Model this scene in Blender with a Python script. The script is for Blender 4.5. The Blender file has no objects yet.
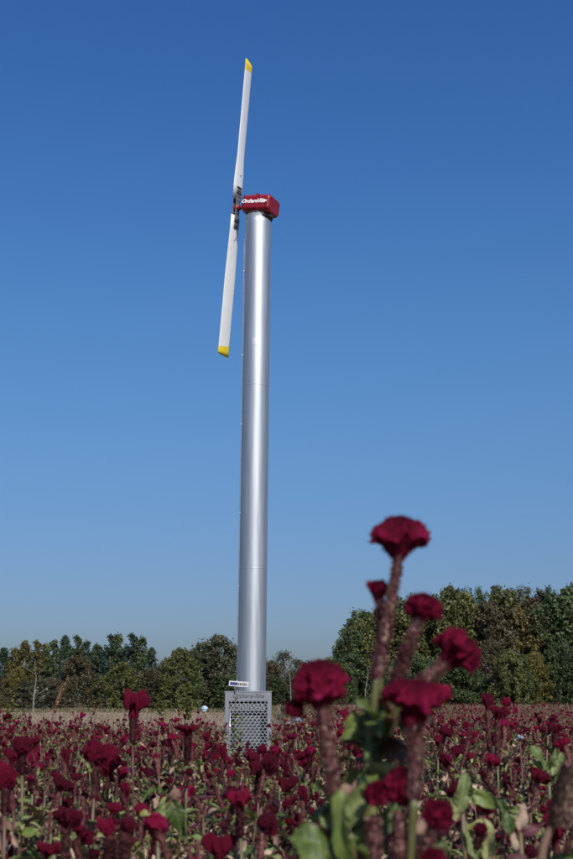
import bpy, math, random
import numpy as np
from mathutils import Vector, Matrix, noise

SC = bpy.context.scene
COL = SC.collection
PI = math.pi

# ------------------------------------------------------------------ camera, sky, sun, exposure
CAM_H = 1.25
FPX = 1200.0                                 # focal length in photo pixels
PITCH = math.atan(269.5 / FPX)
HPX = FPX / math.cos(PITCH)                  # pixels per metre at 1 m along the ground
cam = bpy.data.cameras.new("camera")
cam_o = bpy.data.objects.new("camera", cam)
COL.objects.link(cam_o)
cam.sensor_fit = 'VERTICAL'
cam.sensor_height = 36.0
cam.sensor_width = 24.0
cam.lens = FPX / 859.0 * 36.0
cam.clip_start = 0.05
cam.clip_end = 6000
cam_o.location = (0, 0, CAM_H)
cam_o.rotation_euler = (PI / 2 + PITCH, 0, 0)
cam.dof.use_dof = True
cam.dof.focus_distance = 23
cam.dof.aperture_fstop = 7.6
cam.dof.aperture_blades = 7
SC.camera = cam_o

SUN_AZ = math.radians(17)      # to the right of straight behind the camera
SUN_EL = math.radians(40)
world = bpy.data.worlds.new("World")
SC.world = world
world.use_nodes = True
wn = world.node_tree
wn.nodes.clear()
sky = wn.nodes.new("ShaderNodeTexSky")
sky.sky_type = 'NISHITA'
sky.sun_disc = False
sky.sun_elevation = SUN_EL
sky.sun_rotation = PI - SUN_AZ
sky.altitude = 0
sky.air_density = 1.0
sky.dust_density = 0.9
sky.ozone_density = 3.0
bg = wn.nodes.new("ShaderNodeBackground")
bg.inputs[1].default_value = 0.12
wo = wn.nodes.new("ShaderNodeOutputWorld")
hs = wn.nodes.new('ShaderNodeHueSaturation')
hs.inputs['Saturation'].default_value = 1.3
wn.links.new(sky.outputs[0], hs.inputs['Color'])
tcw = wn.nodes.new('ShaderNodeTexCoord')
sep = wn.nodes.new('ShaderNodeSeparateXYZ')
wn.links.new(tcw.outputs['Generated'], sep.inputs[0])
hz = wn.nodes.new('ShaderNodeValToRGB')
for i_, (p_, c_) in enumerate(((0.0, (0.21, 0.27, 0.45, 1)), (0.60, (0.80, 0.72, 0.92, 1)))):
    hz.color_ramp.elements[i_].position = p_
    hz.color_ramp.elements[i_].color = c_
hz.color_ramp.interpolation = 'B_SPLINE'
for p_, c_ in ((0.14, (0.53, 0.53, 0.63, 1)), (0.27, (0.82, 0.76, 0.78, 1)), (0.38, (0.86, 0.79, 0.87, 1))):
    el = hz.color_ramp.elements.new(p_); el.color = c_
wn.links.new(sep.outputs['Z'], hz.inputs[0])
mxw = wn.nodes.new('ShaderNodeMix'); mxw.data_type = 'RGBA'; mxw.blend_type = 'MULTIPLY'
mxw.inputs[0].default_value = 1.0
wn.links.new(hs.outputs[0], mxw.inputs[6]); wn.links.new(hz.outputs[0], mxw.inputs[7])
wn.links.new(mxw.outputs[2], bg.inputs[0])
wn.links.new(bg.outputs[0], wo.inputs[0])

sun = bpy.data.lights.new("sun", 'SUN')
sun.energy = 4.4
sun.angle = math.radians(0.5)
sun.color = (1.0, 0.94, 0.85)
sun_o = bpy.data.objects.new("sun", sun)
COL.objects.link(sun_o)
SUND = Vector((math.sin(SUN_AZ) * math.cos(SUN_EL), -math.cos(SUN_AZ) * math.cos(SUN_EL), math.sin(SUN_EL)))
sun_o.rotation_euler = SUND.to_track_quat('Z', 'Y').to_euler()
SC.view_settings.view_transform = 'Standard'
SC.view_settings.look = 'None'
SC.view_settings.exposure = 0.15
SC.view_settings.gamma = 1.0
SC.cycles.max_bounces = 6
SC.cycles.transparent_max_bounces = 4


def at(px, py, Y):
    """world point seen at photo pixel (px, py) at distance Y in front"""
    c, s = math.cos(PITCH), math.sin(PITCH)
    dx = px - 286.5
    dy = 429.5 - py
    d = Vector((dx, -dy * s + FPX * c, dy * c + FPX * s))
    d *= Y / d.y
    return Vector((d.x, d.y, d.z + CAM_H))


# ------------------------------------------------------------------ materials
def mat(name):
    m = bpy.data.materials.new(name)
    m.use_nodes = True
    n = m.node_tree.nodes
    l = m.node_tree.links
    b = n["Principled BSDF"]
    return m, n, l, b


def setin(b, **kw):
    for k, v in kw.items():
        k = k.replace('_', ' ')
        if k in b.inputs:
            b.inputs[k].default_value = v


def ramp(n, l, fac, stops):
    r = n.new("ShaderNodeValToRGB")
    e = r.color_ramp.elements
    while len(e) < len(stops):
        e.new(0.5)
    for i, (p, c) in enumerate(stops):
        e[i].position = p
        e[i].color = (c[0], c[1], c[2], 1)
    l.new(fac, r.inputs[0])
    return r.outputs[0]


def noise_fac(n, l, scale, detail=3, rough=0.6, coord='Object'):
    tc = n.new("ShaderNodeTexCoord")
    t = n.new("ShaderNodeTexNoise")
    t.inputs['Scale'].default_value = scale
    t.inputs['Detail'].default_value = detail
    t.inputs['Roughness'].default_value = rough
    l.new(tc.outputs[coord], t.inputs['Vector'])
    return t.outputs['Fac']


def bump(n, l, b, fac, strength, dist):
    bp = n.new("ShaderNodeBump")
    bp.inputs['Strength'].default_value = strength
    bp.inputs['Distance'].default_value = dist
    l.new(fac, bp.inputs['Height'])
    l.new(bp.outputs[0], b.inputs['Normal'])


def math_node(n, l, op, a, b_):
    m = n.new("ShaderNodeMath")
    m.operation = op
    for i, v in enumerate((a, b_)):
        if v is None:
            continue
        if isinstance(v, (int, float)):
            m.inputs[i].default_value = v
        else:
            l.new(v, m.inputs[i])
    return m.outputs[0]


def tone(n, l):
    """random value per piece: object random plus the attribute joined meshes carry"""
    oi = n.new("ShaderNodeObjectInfo")
    a = n.new("ShaderNodeAttribute")
    a.attribute_name = 'tone'
    s = math_node(n, l, 'ADD', oi.outputs['Random'], a.outputs['Fac'])
    return math_node(n, l, 'FRACT', s, None)


def plain(name, col, rough=0.6, metallic=0.0, nscale=0, var=0.15, coord='Object'):
    m, n, l, b = mat(name)
    setin(b, Roughness=rough, Metallic=metallic)
    if nscale:
        f = noise_fac(n, l, nscale, 4, 0.6, coord)
        c0 = [max(0, c * (1 - var)) for c in col]
        c1 = [min(1, c * (1 + var)) for c in col]
        l.new(ramp(n, l, f, [(0.3, c0), (0.7, c1)]), b.inputs['Base Color'])
    else:
        b.inputs['Base Color'].default_value = (*col, 1)
    return m


def leafy(name, stops, rough=0.55, trans=0.3, nscale=60, tone_w=0.75, vein=False, sheen=0.0):
    """colour picked by piece and by fine noise; thin, so part of the light comes through"""
    m, n, l, b = mat(name)
    f = noise_fac(n, l, nscale, 3, 0.65)
    t = tone(n, l)
    a = math_node(n, l, 'MULTIPLY', t, tone_w)
    c = math_node(n, l, 'MULTIPLY', f, 1 - tone_w)
    s = math_node(n, l, 'ADD', a, c)
    colr = ramp(n, l, s, stops)
    l.new(colr, b.inputs['Base Color'])
    setin(b, Roughness=rough, Sheen_Weight=sheen, Sheen_Roughness=0.4)
    b.inputs['Specular IOR Level'].default_value = 0.5
    tr = n.new("ShaderNodeBsdfTranslucent")
    l.new(colr, tr.inputs[0])
    mx = n.new("ShaderNodeMixShader")
    mx.inputs[0].default_value = trans
    out = n["Material Output"]
    l.new(b.outputs[0], mx.inputs[1])
    l.new(tr.outputs[0], mx.inputs[2])
    l.new(mx.outputs[0], out.inputs[0])
    if vein:
        tc = n.new("ShaderNodeTexCoord")
        sp = n.new("ShaderNodeSeparateXYZ"); l.new(tc.outputs['Object'], sp.inputs[0])
        ay = math_node(n, l, 'ABSOLUTE', sp.outputs['Y'], None)
        ph = math_node(n, l, 'SUBTRACT', sp.outputs['X'], math_node(n, l, 'MULTIPLY', ay, 0.8))
        wv = math_node(n, l, 'SINE', math_node(n, l, 'MULTIPLY', ph, 520.0), None)
        vn = math_node(n, l, 'POWER', math_node(n, l, 'MULTIPLY', math_node(n, l, 'ADD', wv, 1.0), 0.5), 6.0)
        mid = math_node(n, l, 'LESS_THAN', ay, 0.0009)
        vf = math_node(n, l, 'MAXIMUM', math_node(n, l, 'MULTIPLY', vn, 0.45), mid)
        lt = n.new("ShaderNodeMix"); lt.data_type = 'RGBA'
        l.new(math_node(n, l, 'MULTIPLY', vf, 0.35), lt.inputs[0])
        l.new(colr, lt.inputs[6]); lt.inputs[7].default_value = (0.24, 0.29, 0.10, 1)
        l.new(lt.outputs[2], b.inputs['Base Color']); l.new(lt.outputs[2], tr.inputs[0])
        hgt = math_node(n, l, 'SUBTRACT', f, math_node(n, l, 'MULTIPLY', vf, 0.9))
        bump(n, l, b, hgt, 0.5, 0.002)
    else:
        bump(n, l, b, f, 0.35, 0.002)
    return m


def velvet(name="crimson_velvet_comb", own=False):
    m, n, l, b = mat(name)
    f = noise_fac(n, l, 140, 4, 0.7)
    big = noise_fac(n, l, 22, 2, 0.5)
    t = tone(n, l)
    if own:
        at_ = n.new("ShaderNodeAttribute"); at_.attribute_name = 'tone'; t = at_.outputs['Fac']
    a = math_node(n, l, 'MULTIPLY', t, 0.5)
    c = math_node(n, l, 'MULTIPLY', f, 0.3)
    d = math_node(n, l, 'MULTIPLY', big, 0.25)
    s = math_node(n, l, 'ADD', math_node(n, l, 'ADD', a, c), d)
    colr = ramp(n, l, s, [(0.22, (0.024, 0.0015, 0.006)), (0.48, (0.066, 0.0014, 0.011)),
                          (0.72, (0.130, 0.0022, 0.022)), (0.87, (0.27, 0.012, 0.072)), (0.97, (0.36, 0.12, 0.11))])
    l.new(colr, b.inputs['Base Color'])
    setin(b, Roughness=0.85, Sheen_Weight=0.05, Sheen_Roughness=0.45)
    b.inputs['Sheen Tint'].default_value = (0.9, 0.15, 0.3, 1)
    b.inputs['Specular IOR Level'].default_value = 0.12
    tr = n.new("ShaderNodeBsdfTranslucent")
    tr.inputs[0].default_value = (0.55, 0.012, 0.13, 1)
    mx = n.new("ShaderNodeMixShader")
    mx.inputs[0].default_value = 0.16
    l.new(b.outputs[0], mx.inputs[1])
    l.new(tr.outputs[0], mx.inputs[2])
    l.new(mx.outputs[0], n["Material Output"].inputs[0])
    bump(n, l, b, f, 0.9, 0.004)
    return m


M_COMB = velvet("crimson_comb_with_paler_rim", True)
M_HEAD = velvet()
M_STALK = leafy("pink_tan_seed_stalk", [(0.15, (0.0420, 0.0067, 0.0126)), (0.42, (0.1092, 0.0235, 0.0302)), (0.65, (0.2100, 0.0840, 0.0756)),
                                         (0.90, (0.3780, 0.2688, 0.1932))], 0.8, 0.1, 330, 0.35)
M_STEM = leafy("green_red_stem", [(0.0, (0.0588, 0.0151, 0.0168)), (0.4, (0.0924, 0.0420, 0.0294)), (0.8, (0.0924, 0.1008, 0.0378)),
                                   (1.0, (0.1848, 0.1428, 0.0840))], 0.5, 0.0, 30, 0.7)
M_FGSTEM = leafy("olive_green_stem", [(0.2, (0.0672, 0.0588, 0.0210)), (0.6, (0.1008, 0.1092, 0.0336)), (0.9, (0.1428, 0.0840, 0.0504))], 0.5, 0.0, 60, 0.3)
M_FGSTALK = leafy("feathery_pink_seed_stalk", [(0.12, (0.0840, 0.0134, 0.0252)), (0.36, (0.2100, 0.0546, 0.0714)), (0.58, (0.3528, 0.1512, 0.1512)),
                                            (0.82, (0.4872, 0.3696, 0.2856))], 0.8, 0.25, 300, 0.7)
M_GREEN = leafy("green_leaf", [(0.0, (0.0218, 0.0415, 0.0087)), (0.4, (0.0601, 0.0983, 0.0196)), (0.9, (0.1638, 0.2184, 0.0491))], 0.5, 0.3, 55, 0.7, vein=True)
M_PALE = leafy("grey_green_leaf", [(0.0, (0.0874, 0.1201, 0.0382)), (0.5, (0.1747, 0.2184, 0.0764)), (0.9, (0.3385, 0.3385, 0.1420))], 0.6, 0.25, 45, 0.7, vein=True)
M_DRY = leafy("dry_tan_leaf", [(0.0, (0.0655, 0.0328, 0.0240)), (0.42, (0.2184, 0.1310, 0.0928)), (0.9, (0.5242, 0.4040, 0.2948))], 0.7, 0.25, 50, 0.75)
M_WINE = leafy("wine_red_leaf", [(0.0, (0.0252, 0.0050, 0.0101)), (0.5, (0.0714, 0.0134, 0.0235)), (1.0, (0.1596, 0.0420, 0.0504))], 0.6, 0.25, 45, 0.75)
M_YEL = leafy("yellow_green_leaf", [(0.0, (0.1201, 0.1420, 0.0328)), (1.0, (0.2621, 0.2512, 0.0655))], 0.6, 0.3, 45, 0.75)
PLANT_MATS = [M_HEAD, M_STALK, M_STEM, M_GREEN, M_PALE, M_DRY, M_WINE, M_YEL]
HEAD, STALK, STEM, GREEN, PALE, DRY, WINE, YEL = range(8)


def mk_metal():
    m, n, l, b = mat("silver_painted_tube")
    tc = n.new("ShaderNodeTexCoord")
    mp = n.new("ShaderNodeMapping")
    mp.inputs['Scale'].default_value = (6, 6, 0.35)
    t = n.new("ShaderNodeTexNoise")
    t.inputs['Scale'].default_value = 3
    t.inputs['Detail'].default_value = 6
    l.new(tc.outputs['Object'], mp.inputs[0])
    l.new(mp.outputs[0], t.inputs['Vector'])
    l.new(ramp(n, l, t.outputs['Fac'], [(0.3, (0.38, 0.42, 0.455)), (0.7, (0.47, 0.51, 0.545))]), b.inputs['Base Color'])
    r = math_node(n, l, 'MULTIPLY_ADD', t.outputs['Fac'], 0.14)
    n.active = n[-1]
    n[-1].inputs[2].default_value = 0.45
    l.new(r, b.inputs['Roughness'])
    setin(b, Metallic=0.88)
    bump(n, l, b, t.outputs['Fac'], 0.08, 0.01)
    return m


M_TUBE = mk_metal()
M_BLADE = plain("white_blade_paint", (0.72, 0.74, 0.76), 0.35, 0, 3, 0.03)
M_YTIP = plain("yellow_tip_paint", (0.78, 0.60, 0.015), 0.4, 0, 8, 0.06)
M_RED = plain("red_gearbox_paint", (0.21, 0.003, 0.012), 0.42, 0, 8, 0.12)
M_STEEL = plain("grey_hub_steel", (0.26, 0.26, 0.27), 0.5, 0.6, 12, 0.2)
M_STRAP = plain("dark_strap_steel", (0.05, 0.05, 0.055), 0.5, 0.5)
M_STRAPL = plain("worn_strap_steel", (0.30, 0.29, 0.27), 0.5, 0.6)
M_WHITE = plain("white_lettering", (0.85, 0.85, 0.85), 0.5)
M_CAB = plain("galvanised_cabinet", (0.21, 0.225, 0.25), 0.5, 0.45, 7, 0.12)
M_CABT = plain("dark_grey_lettering", (0.05, 0.05, 0.06), 0.6)
M_ENG = plain("grey_engine_paint", (0.16, 0.17, 0.18), 0.5, 0.2, 14, 0.3)
M_FIN = plain("bright_fin", (0.55, 0.57, 0.60), 0.35, 0.7)
M_BLACK = plain("black_rubber", (0.018, 0.018, 0.02), 0.6)
M_NAVY = plain("navy_print", (0.03, 0.04, 0.14), 0.5)
M_PBLUE = plain("pale_blue_plastic", (0.30, 0.46, 0.55), 0.5, 0, 12, 0.2)
M_LILAC = leafy("pale_lilac_petal", [(0, (0.38, 0.42, 0.55)), (1, (0.62, 0.65, 0.75))], 0.6, 0.25, 60)
M_CONC = plain("concrete_pad", (0.34, 0.33, 0.30), 0.85, 0, 8, 0.15)
M_BARK = leafy("grey_brown_bark", [(0, (0.07, 0.055, 0.045)), (1, (0.20, 0.17, 0.14))], 0.85, 0, 3, 0.4)
M_PBARK = leafy("pale_birch_bark", [(0, (0.15, 0.14, 0.12)), (1, (0.28, 0.26, 0.23))], 0.85, 0, 3, 0.4)


def folm(name, a, b_, c):
    return leafy(name, [(0.1, a), (0.5, b_), (0.95, c)], 0.6, 0.22, 0.5, 0.7)


F_DARK = folm("dark_green_foliage", (0.0151, 0.0299, 0.0103), (0.0388, 0.0650, 0.0191), (0.0800, 0.1098, 0.0309))
F_BLUE = folm("blue_green_foliage", (0.0118, 0.0281, 0.0176), (0.0253, 0.0527, 0.0309), (0.0463, 0.0791, 0.0426))
F_OLIVE = folm("olive_foliage", (0.0303, 0.0368, 0.0096), (0.0716, 0.0808, 0.0206), (0.1348, 0.1362, 0.0368))
F_YEL = folm("yellow_autumn_foliage", (0.0421, 0.0422, 0.0088), (0.0885, 0.0808, 0.0147), (0.1601, 0.1362, 0.0257))
F_BROWN = folm("brown_autumn_foliage", (0.0295, 0.0264, 0.0132), (0.0607, 0.0527, 0.0235), (0.1053, 0.0878, 0.0382))
F_ORANGE = folm("rusty_autumn_foliage", (0.0379, 0.0334, 0.0103), (0.0800, 0.0667, 0.0162), (0.1390, 0.1098, 0.0257))
F_GREY = folm("grey_olive_foliage", (0.0295, 0.0334, 0.0184), (0.0674, 0.0747, 0.0368), (0.1179, 0.1274, 0.0625))
F_WEED = folm("yellow_green_weed", (0.0505, 0.0659, 0.0147), (0.1011, 0.1230, 0.0257), (0.1685, 0.1757, 0.0441))


# ------------------------------------------------------------------ mesh tools
class MB:
    def __init__(s):
        s.v, s.f, s.m, s.t, s.n = [], [], [], [], 0

    def add(s, v, f, m=0, t=0.0, xf=None):
        v = np.asarray(v, dtype=np.float64)
        if xf is not None:
            X = np.array(xf)
            v = v @ X[:3, :3].T + X[:3, 3]
        s.v.append(v)
        for face in f:
            s.f.append([i + s.n for i in face])
        s.m += [m] * len(f)
        s.t.append(np.full(len(v), t))
        s.n += len(v)

    def mesh(s, name, mats, smooth=True):
        me = bpy.data.meshes.new(name)
        v = np.concatenate(s.v) if s.v else np.zeros((0, 3))
        me.from_pydata(v.tolist(), [], s.f)
        for m in mats:
            me.materials.append(m)
        me.polygons.foreach_set('material_index', s.m)
        me.polygons.foreach_set('use_smooth', [smooth and len(q) <= 5 for q in s.f])
        a = me.attributes.new('tone', 'FLOAT', 'POINT')
        a.data.foreach_set('value', np.concatenate(s.t))
        me.update()
        return me


def tri_mesh(name, v, tri, midx, tn, mats, smooth=True):
    """fast build from numpy triangles"""
    me = bpy.data.meshes.new(name)
    me.vertices.add(len(v))
    me.vertices.foreach_set('co', np.ascontiguousarray(v, dtype=np.float32).ravel())
    nt = len(tri)
    me.loops.add(nt * 3)
    me.loops.foreach_set('vertex_index', tri.ravel().astype(np.int32))
    me.polygons.add(nt)
    me.polygons.foreach_set('loop_start', np.arange(0, nt * 3, 3, dtype=np.int32))
    for m in mats:
        me.materials.append(m)
    me.polygons.foreach_set('material_index', midx.astype(np.int32))
    me.polygons.foreach_set('use_smooth', np.full(nt, smooth))
    a = me.attributes.new('tone', 'FLOAT', 'POINT')
    a.data.foreach_set('value', tn.astype(np.float32))
    me.update(calc_edges=True)
    return me


def obj(name, me, parent=None, loc=None, M=None):
    o = bpy.data.objects.new(name, me)
    COL.objects.link(o)
    if parent is not None:
        o.parent = parent
    if M is not None:
        o.matrix_local = M
    elif loc is not None:
        o.location = loc
    return o


def thing(name, label, cat, loc=(0, 0, 0), rz=0, group=None):
    o = obj(name, None)
    o.empty_display_size = 0.1
    o.location = loc
    o.rotation_euler = (0, 0, rz)
    tag(o, label, cat, group)
    return o


def tag(o, label=None, cat=None, group=None, kind=None):
    if label: o['label'] = label
    if cat: o['category'] = cat
    if group: o['group'] = group
    if kind: o['kind'] = kind
    return o


def grid_faces(nu, nv, wrap_u=False):
    f = []
    for j in range(nv - 1):
        for i in range(nu if wrap_u else nu - 1):
            a = j * nu + i
            b = j * nu + (i + 1) % nu
            f.append((a, b, b + nu, a + nu))
    return f


def tube(pts, radii, sides=8, cap=True):
    pts = [Vector(p) for p in pts]
    V = []
    up = Vector((0.31, 0.95, 0.02))
    for i, p in enumerate(pts):
        d = (pts[min(i + 1, len(pts) - 1)] - pts[max(i - 1, 0)]).normalized()
        x = d.cross(up)
        if x.length < 0.05:
            x = d.cross(Vector((1, 0, 0)))
        x.normalize()
        y = d.cross(x)
        for k in range(sides):
            a = 2 * PI * k / sides
            q = p + (x * math.cos(a) + y * math.sin(a)) * radii[i]
            V.append(q[:])
    F = grid_faces(sides, len(pts), True)
    if cap:
        F.append(tuple(range(sides - 1, -1, -1)))
        F.append(tuple(range((len(pts) - 1) * sides, len(pts) * sides)))
    return V, F


def box(x0, x1, y0, y1, z0, z1):
    v = [(x0, y0, z0), (x1, y0, z0), (x1, y1, z0), (x0, y1, z0), (x0, y0, z1), (x1, y0, z1), (x1, y1, z1), (x0, y1, z1)]
    f = [(0, 3, 2, 1), (4, 5, 6, 7), (0, 1, 5, 4), (1, 2, 6, 5), (2, 3, 7, 6), (3, 0, 4, 7)]
    return v, f


def bevel_obj(o, w, seg=2):
    m = o.modifiers.new('bevel', 'BEVEL')
    m.width = w
    m.segments = seg
    m.limit_method = 'ANGLE'


def curve_pts(ctrl, n):
    """Catmull-Rom through control points"""
    P = [Vector(c) for c in ctrl]
    P = [P[0] * 2 - P[1]] + P + [P[-1] * 2 - P[-2]]
    out = []
    segs = len(P) - 3
    for k in range(n + 1):
        u = k / n * segs
        i = min(int(u), segs - 1)
        t = u - i
        a, b, c, d = P[i:i + 4]
        out.append(0.5 * ((2 * b) + (c - a) * t + (2 * a - 5 * b + 4 * c - d) * t * t + (3 * b - a - 3 * c + d) * t ** 3))
    return out


def align(d, roll=0.0, s=1.0, loc=(0, 0, 0)):
    q = Vector(d).normalized().to_track_quat('Z', 'Y')
    return Matrix.Translation(loc) @ q.to_matrix().to_4x4() @ Matrix.Rotation(roll, 4, 'Z') @ Matrix.Diagonal((s, s, s, 1))


def alignx(d, roll=0.0, s=1.0, loc=(0, 0, 0)):
    """local Z along d, local X as near world X as it can be"""
    z = Vector(d).normalized()
    x = Vector((1, 0, 0)); x = (x - z * x.dot(z)).normalized()
    y = z.cross(x)
    return Matrix.Translation(loc) @ Matrix((x, y, z)).transposed().to_4x4() @ Matrix.Rotation(roll, 4, 'Z') @ Matrix.Diagonal((s, s, s, 1))


# ------------------------------------------------------------------ ground
def build_ground():
    m, n, l, b = mat("field_soil_and_stubble")
    tc = n.new("ShaderNodeTexCoord")
    t1 = n.new("ShaderNodeTexNoise"); t1.inputs['Scale'].default_value = 0.12; t1.inputs['Detail'].default_value = 5
    t2 = n.new("ShaderNodeTexNoise"); t2.inputs['Scale'].default_value = 14; t2.inputs['Detail'].default_value = 6; t2.inputs['Roughness'].default_value = 0.75
    mp = n.new("ShaderNodeMapping"); mp.inputs['Scale'].default_value = (1, 0.35, 1)
    l.new(tc.outputs['Object'], mp.inputs[0])
    l.new(mp.outputs[0], t1.inputs['Vector'])
    l.new(tc.outputs['Object'], t2.inputs['Vector'])
    far = ramp(n, l, t2.outputs['Fac'], [(0.3, (0.08, 0.062, 0.045)), (0.5, (0.15, 0.12, 0.09)), (0.75, (0.24, 0.195, 0.145))])
    grn = ramp(n, l, t2.outputs['Fac'], [(0.3, (0.07, 0.07, 0.025)), (0.7, (0.20, 0.18, 0.07))])
    mx = n.new("ShaderNodeMix"); mx.data_type = 'RGBA'
    l.new(ramp(n, l, t1.outputs['Fac'], [(0.52, (0, 0, 0)), (0.72, (1, 1, 1))]), mx.inputs[0])
    l.new(far, mx.inputs[6]); l.new(grn, mx.inputs[7])
    l.new(mx.outputs[2], b.inputs['Base Color'])
    setin(b, Roughness=0.95)
    bump(n, l, b, t2.outputs['Fac'], 0.8, 0.05)
    mb = MB()
    # one sheet with gentle unevenness, fine near the camera and coarse far away
    xs = sorted(set([-3000, -1200, -500, -200, -120] + list(range(-80, 81, 4)) + [120, 200, 500, 1200, 3000]))
    ys = sorted(set([-400, -100, -30, -10] + list(range(-4, 61, 3)) + list(range(64, 161, 8)) + [200, 300, 600, 1500, 3500]))
    V = []
    for y in ys:
        for x in xs:
            h = 0.05 * noise.noise(Vector((x * 0.11, y * 0.11, 1.7))) if abs(x) < 130 and y < 170 else 0
            V.append((x, y, h - 0.02))
    mb.add(V, grid_faces(len(xs), len(ys)))
    tag(obj("ground", mb.mesh("ground", [m])), kind='structure')


build_ground()


# ------------------------------------------------------------------ wind machine
TY = 22.5                                    # distance of the tower
tb = at(250.8, 700, TY)
tt = at(258.3, 217, TY)
TOP_Z = tt.z
base_x = tb.x


def text_mesh(s, size, depth, shear=0.0, mt=None, bold=0.0, space=1.0):
    cu = bpy.data.curves.new("lettering", 'FONT')
    cu.body = s
    cu.size = size
    cu.extrude = depth
    cu.shear = shear
    cu.offset = bold
    cu.space_character = space
    cu.align_x = 'CENTER'
    cu.align_y = 'CENTER'
    cu.resolution_u = 3
    o = bpy.data.objects.new("lettering", cu)
    COL.objects.link(o)
    dg = bpy.context.evaluated_depsgraph_get()
    me = bpy.data.meshes.new_from_object(o.evaluated_get(dg))
    bpy.data.objects.remove(o)
    me.name = "lettering"
    me.materials.clear()
    me.materials.append(mt)
    return me


def build_wind_machine():
    root = thing("wind_machine", "tall silver tube wind machine with red gearbox and two white yellow-tipped propeller blades",
                 "wind machine", (base_x, TY, 0))
    lean = (tt.x - base_x - 0.0)
    Mtower = Matrix.Identity(4)
    # tube in one sweep with faint weld seams
    R0, R1 = 0.262, 0.256
    pts, rad = [], []
    zs = np.linspace(0.12, TOP_Z, 60)
    for z in zs:
        pts.append((lean * z / TOP_Z, 0, z))
        rad.append(R0 + (R1 - R0) * z / TOP_Z)
    mb = MB(); mb.add(*tube(pts, rad, 96))
    tower = obj("tower", mb.mesh("tower", [M_TUBE]), root)
    for z in (TOP_Z * 0.34, TOP_Z * 0.67):
        c = (lean * z / TOP_Z, 0, z)
        mb = MB()
        r = R0 + (R1 - R0) * z / TOP_Z
        mb.add(*tube([(c[0], 0, z - 0.008), (c[0], 0, z - 0.003), (c[0], 0, z + 0.003), (c[0], 0, z + 0.008)], [r + 0.0003, r + 0.0014, r + 0.0014, r + 0.0003], 96))
        obj("weld_seam", mb.mesh("weld_seam", [M_TUBE]), tower)
    mb = MB(); mb.add(*tube([(0, 0, 0.10), (0, 0, 0.14)], [0.42, 0.42], 48))
    obj("base_flange", mb.mesh("base_flange", [M_TUBE]), root)
    mb = MB(); v, f = box(-0.9, 0.9, -1.2, 0.8, -0.15, 0.10); mb.add(v, f)
    pad = obj("concrete_pad", mb.mesh("concrete_pad", [M_CONC], False), root); bevel_obj(pad, 0.02)
    # conduit up the left side with clips
    mb = MB()
    ang = PI + 0.25
    P = [(math.cos(ang) * (R0 + 0.016) + lean * z / TOP_Z, math.sin(ang) * (R0 + 0.016), z) for z in np.linspace(0.2, TOP_Z * 0.955, 30)]
    mb.add(*tube(P, [0.007] * 30, 8))
    cd = obj("conduit", mb.mesh("conduit", [M_STEEL]), root)
    for k in range(1, 7):
        i = int(k * 4.5)
        mb = MB(); x, y, z = P[min(i, 29)]
        mb.add(*box(x - 0.012, x + 0.02, y - 0.012, y + 0.012, z - 0.012, z + 0.012))
        obj("clip", mb.mesh("clip", [M_STEEL], False), cd)
    # faded white maker's sticker on the tube face
    mb = MB()
    zc = at(257, 341, TY - 0.26).z
    V, F = [], []
    for j in range(2):
        for i in range(9):
            a = -PI / 2 - 0.30 + i * 0.075
            V.append((math.cos(a) * (R0 - 0.0005) + lean * zc / TOP_Z, math.sin(a) * (R0 - 0.0005), zc - 0.07 + 0.14 * j))
    mb.add(V, grid_faces(9, 2))
    obj("faded_sticker", mb.mesh("faded_sticker", [plain("faded_sticker_film", (0.50, 0.53, 0.57), 0.5, 0.7, 20, 0.15)]), root)

    # head: everything that turns, axis along local -X (to the left and away)
    az, tilt = math.radians(24), math.radians(8.0)
    topc = Vector((lean, 0, TOP_Z))
    H = Matrix.Translation(topc) @ Matrix.Rotation(-az, 4, 'Z') @ Matrix.Rotation(tilt, 4, 'Y')
    # turning base ring
    mb = MB(); mb.add(*tube([(0, 0, -0.03), (0, 0, 0.0), (0, 0, 0.05)], [0.22, 0.24, 0.24], 40))
    obj("turntable", mb.mesh("turntable", [M_BLACK]), root, M=Matrix.Translation(topc))
    # gearbox casting: chamfered section swept along the axis with shaped ends
    sec = [(-0.19, 0.03), (0.19, 0.03), (0.265, 0.10), (0.27, 0.33), (0.23, 0.385), (-0.23, 0.385), (-0.27, 0.33), (-0.265, 0.10)]
    st = [(-0.325, 0.55, 0.06), (-0.30, 0.80, 0.02), (-0.23, 1.0, 0.0), (-0.02, 1.0, 0.0), (0.16, 1.0, 0.0), (0.29, 0.99, 0.0), (0.33, 0.90, 0.005)]
    V = []
    for x, s, dz in st:
        for (y, z) in sec:
            V.append((x, y * s, 0.21 + (z - 0.21) * s + dz * 0.3))
    F = grid_faces(8, len(st), True)
    F.append(tuple(range(7, -1, -1))); F.append(tuple(range((len(st) - 1) * 8, len(st) * 8)))
    mb = MB(); mb.add(V, F)
    gb = obj("gearbox", mb.mesh("gearbox", [M_RED], False), root, M=H); bevel_obj(gb, 0.035, 4)

    def sub(name, vf, m, parent, smooth=False, bev=0, M=None):
        mb = MB()
        if isinstance(vf, list):
            for q in vf: mb.add(*q)
        else:
            mb.add(*vf)
        o = obj(name, mb.mesh(name, [m], smooth), parent, M=M)
        if bev: bevel_obj(o, bev)
        return o
    sub("cover_flange", box(-0.02, 0.02, -0.20, 0.20, 0.395, 0.425), M_RED, gb, bev=0.008)
    sub("neck", tube([(0.10, 0, -0.05), (0.10, 0, 0.03)], [0.2, 0.22], 24), M_BLACK, gb, True)
    sub("lifting_lug", tube([(-0.06 + 0.04 * math.cos(a), -0.05, 0.41 + 0.045 * math.sin(a)) for a in np.linspace(0, PI, 9)], [0.011] * 9, 6), M_RED, gb, True)
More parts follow.
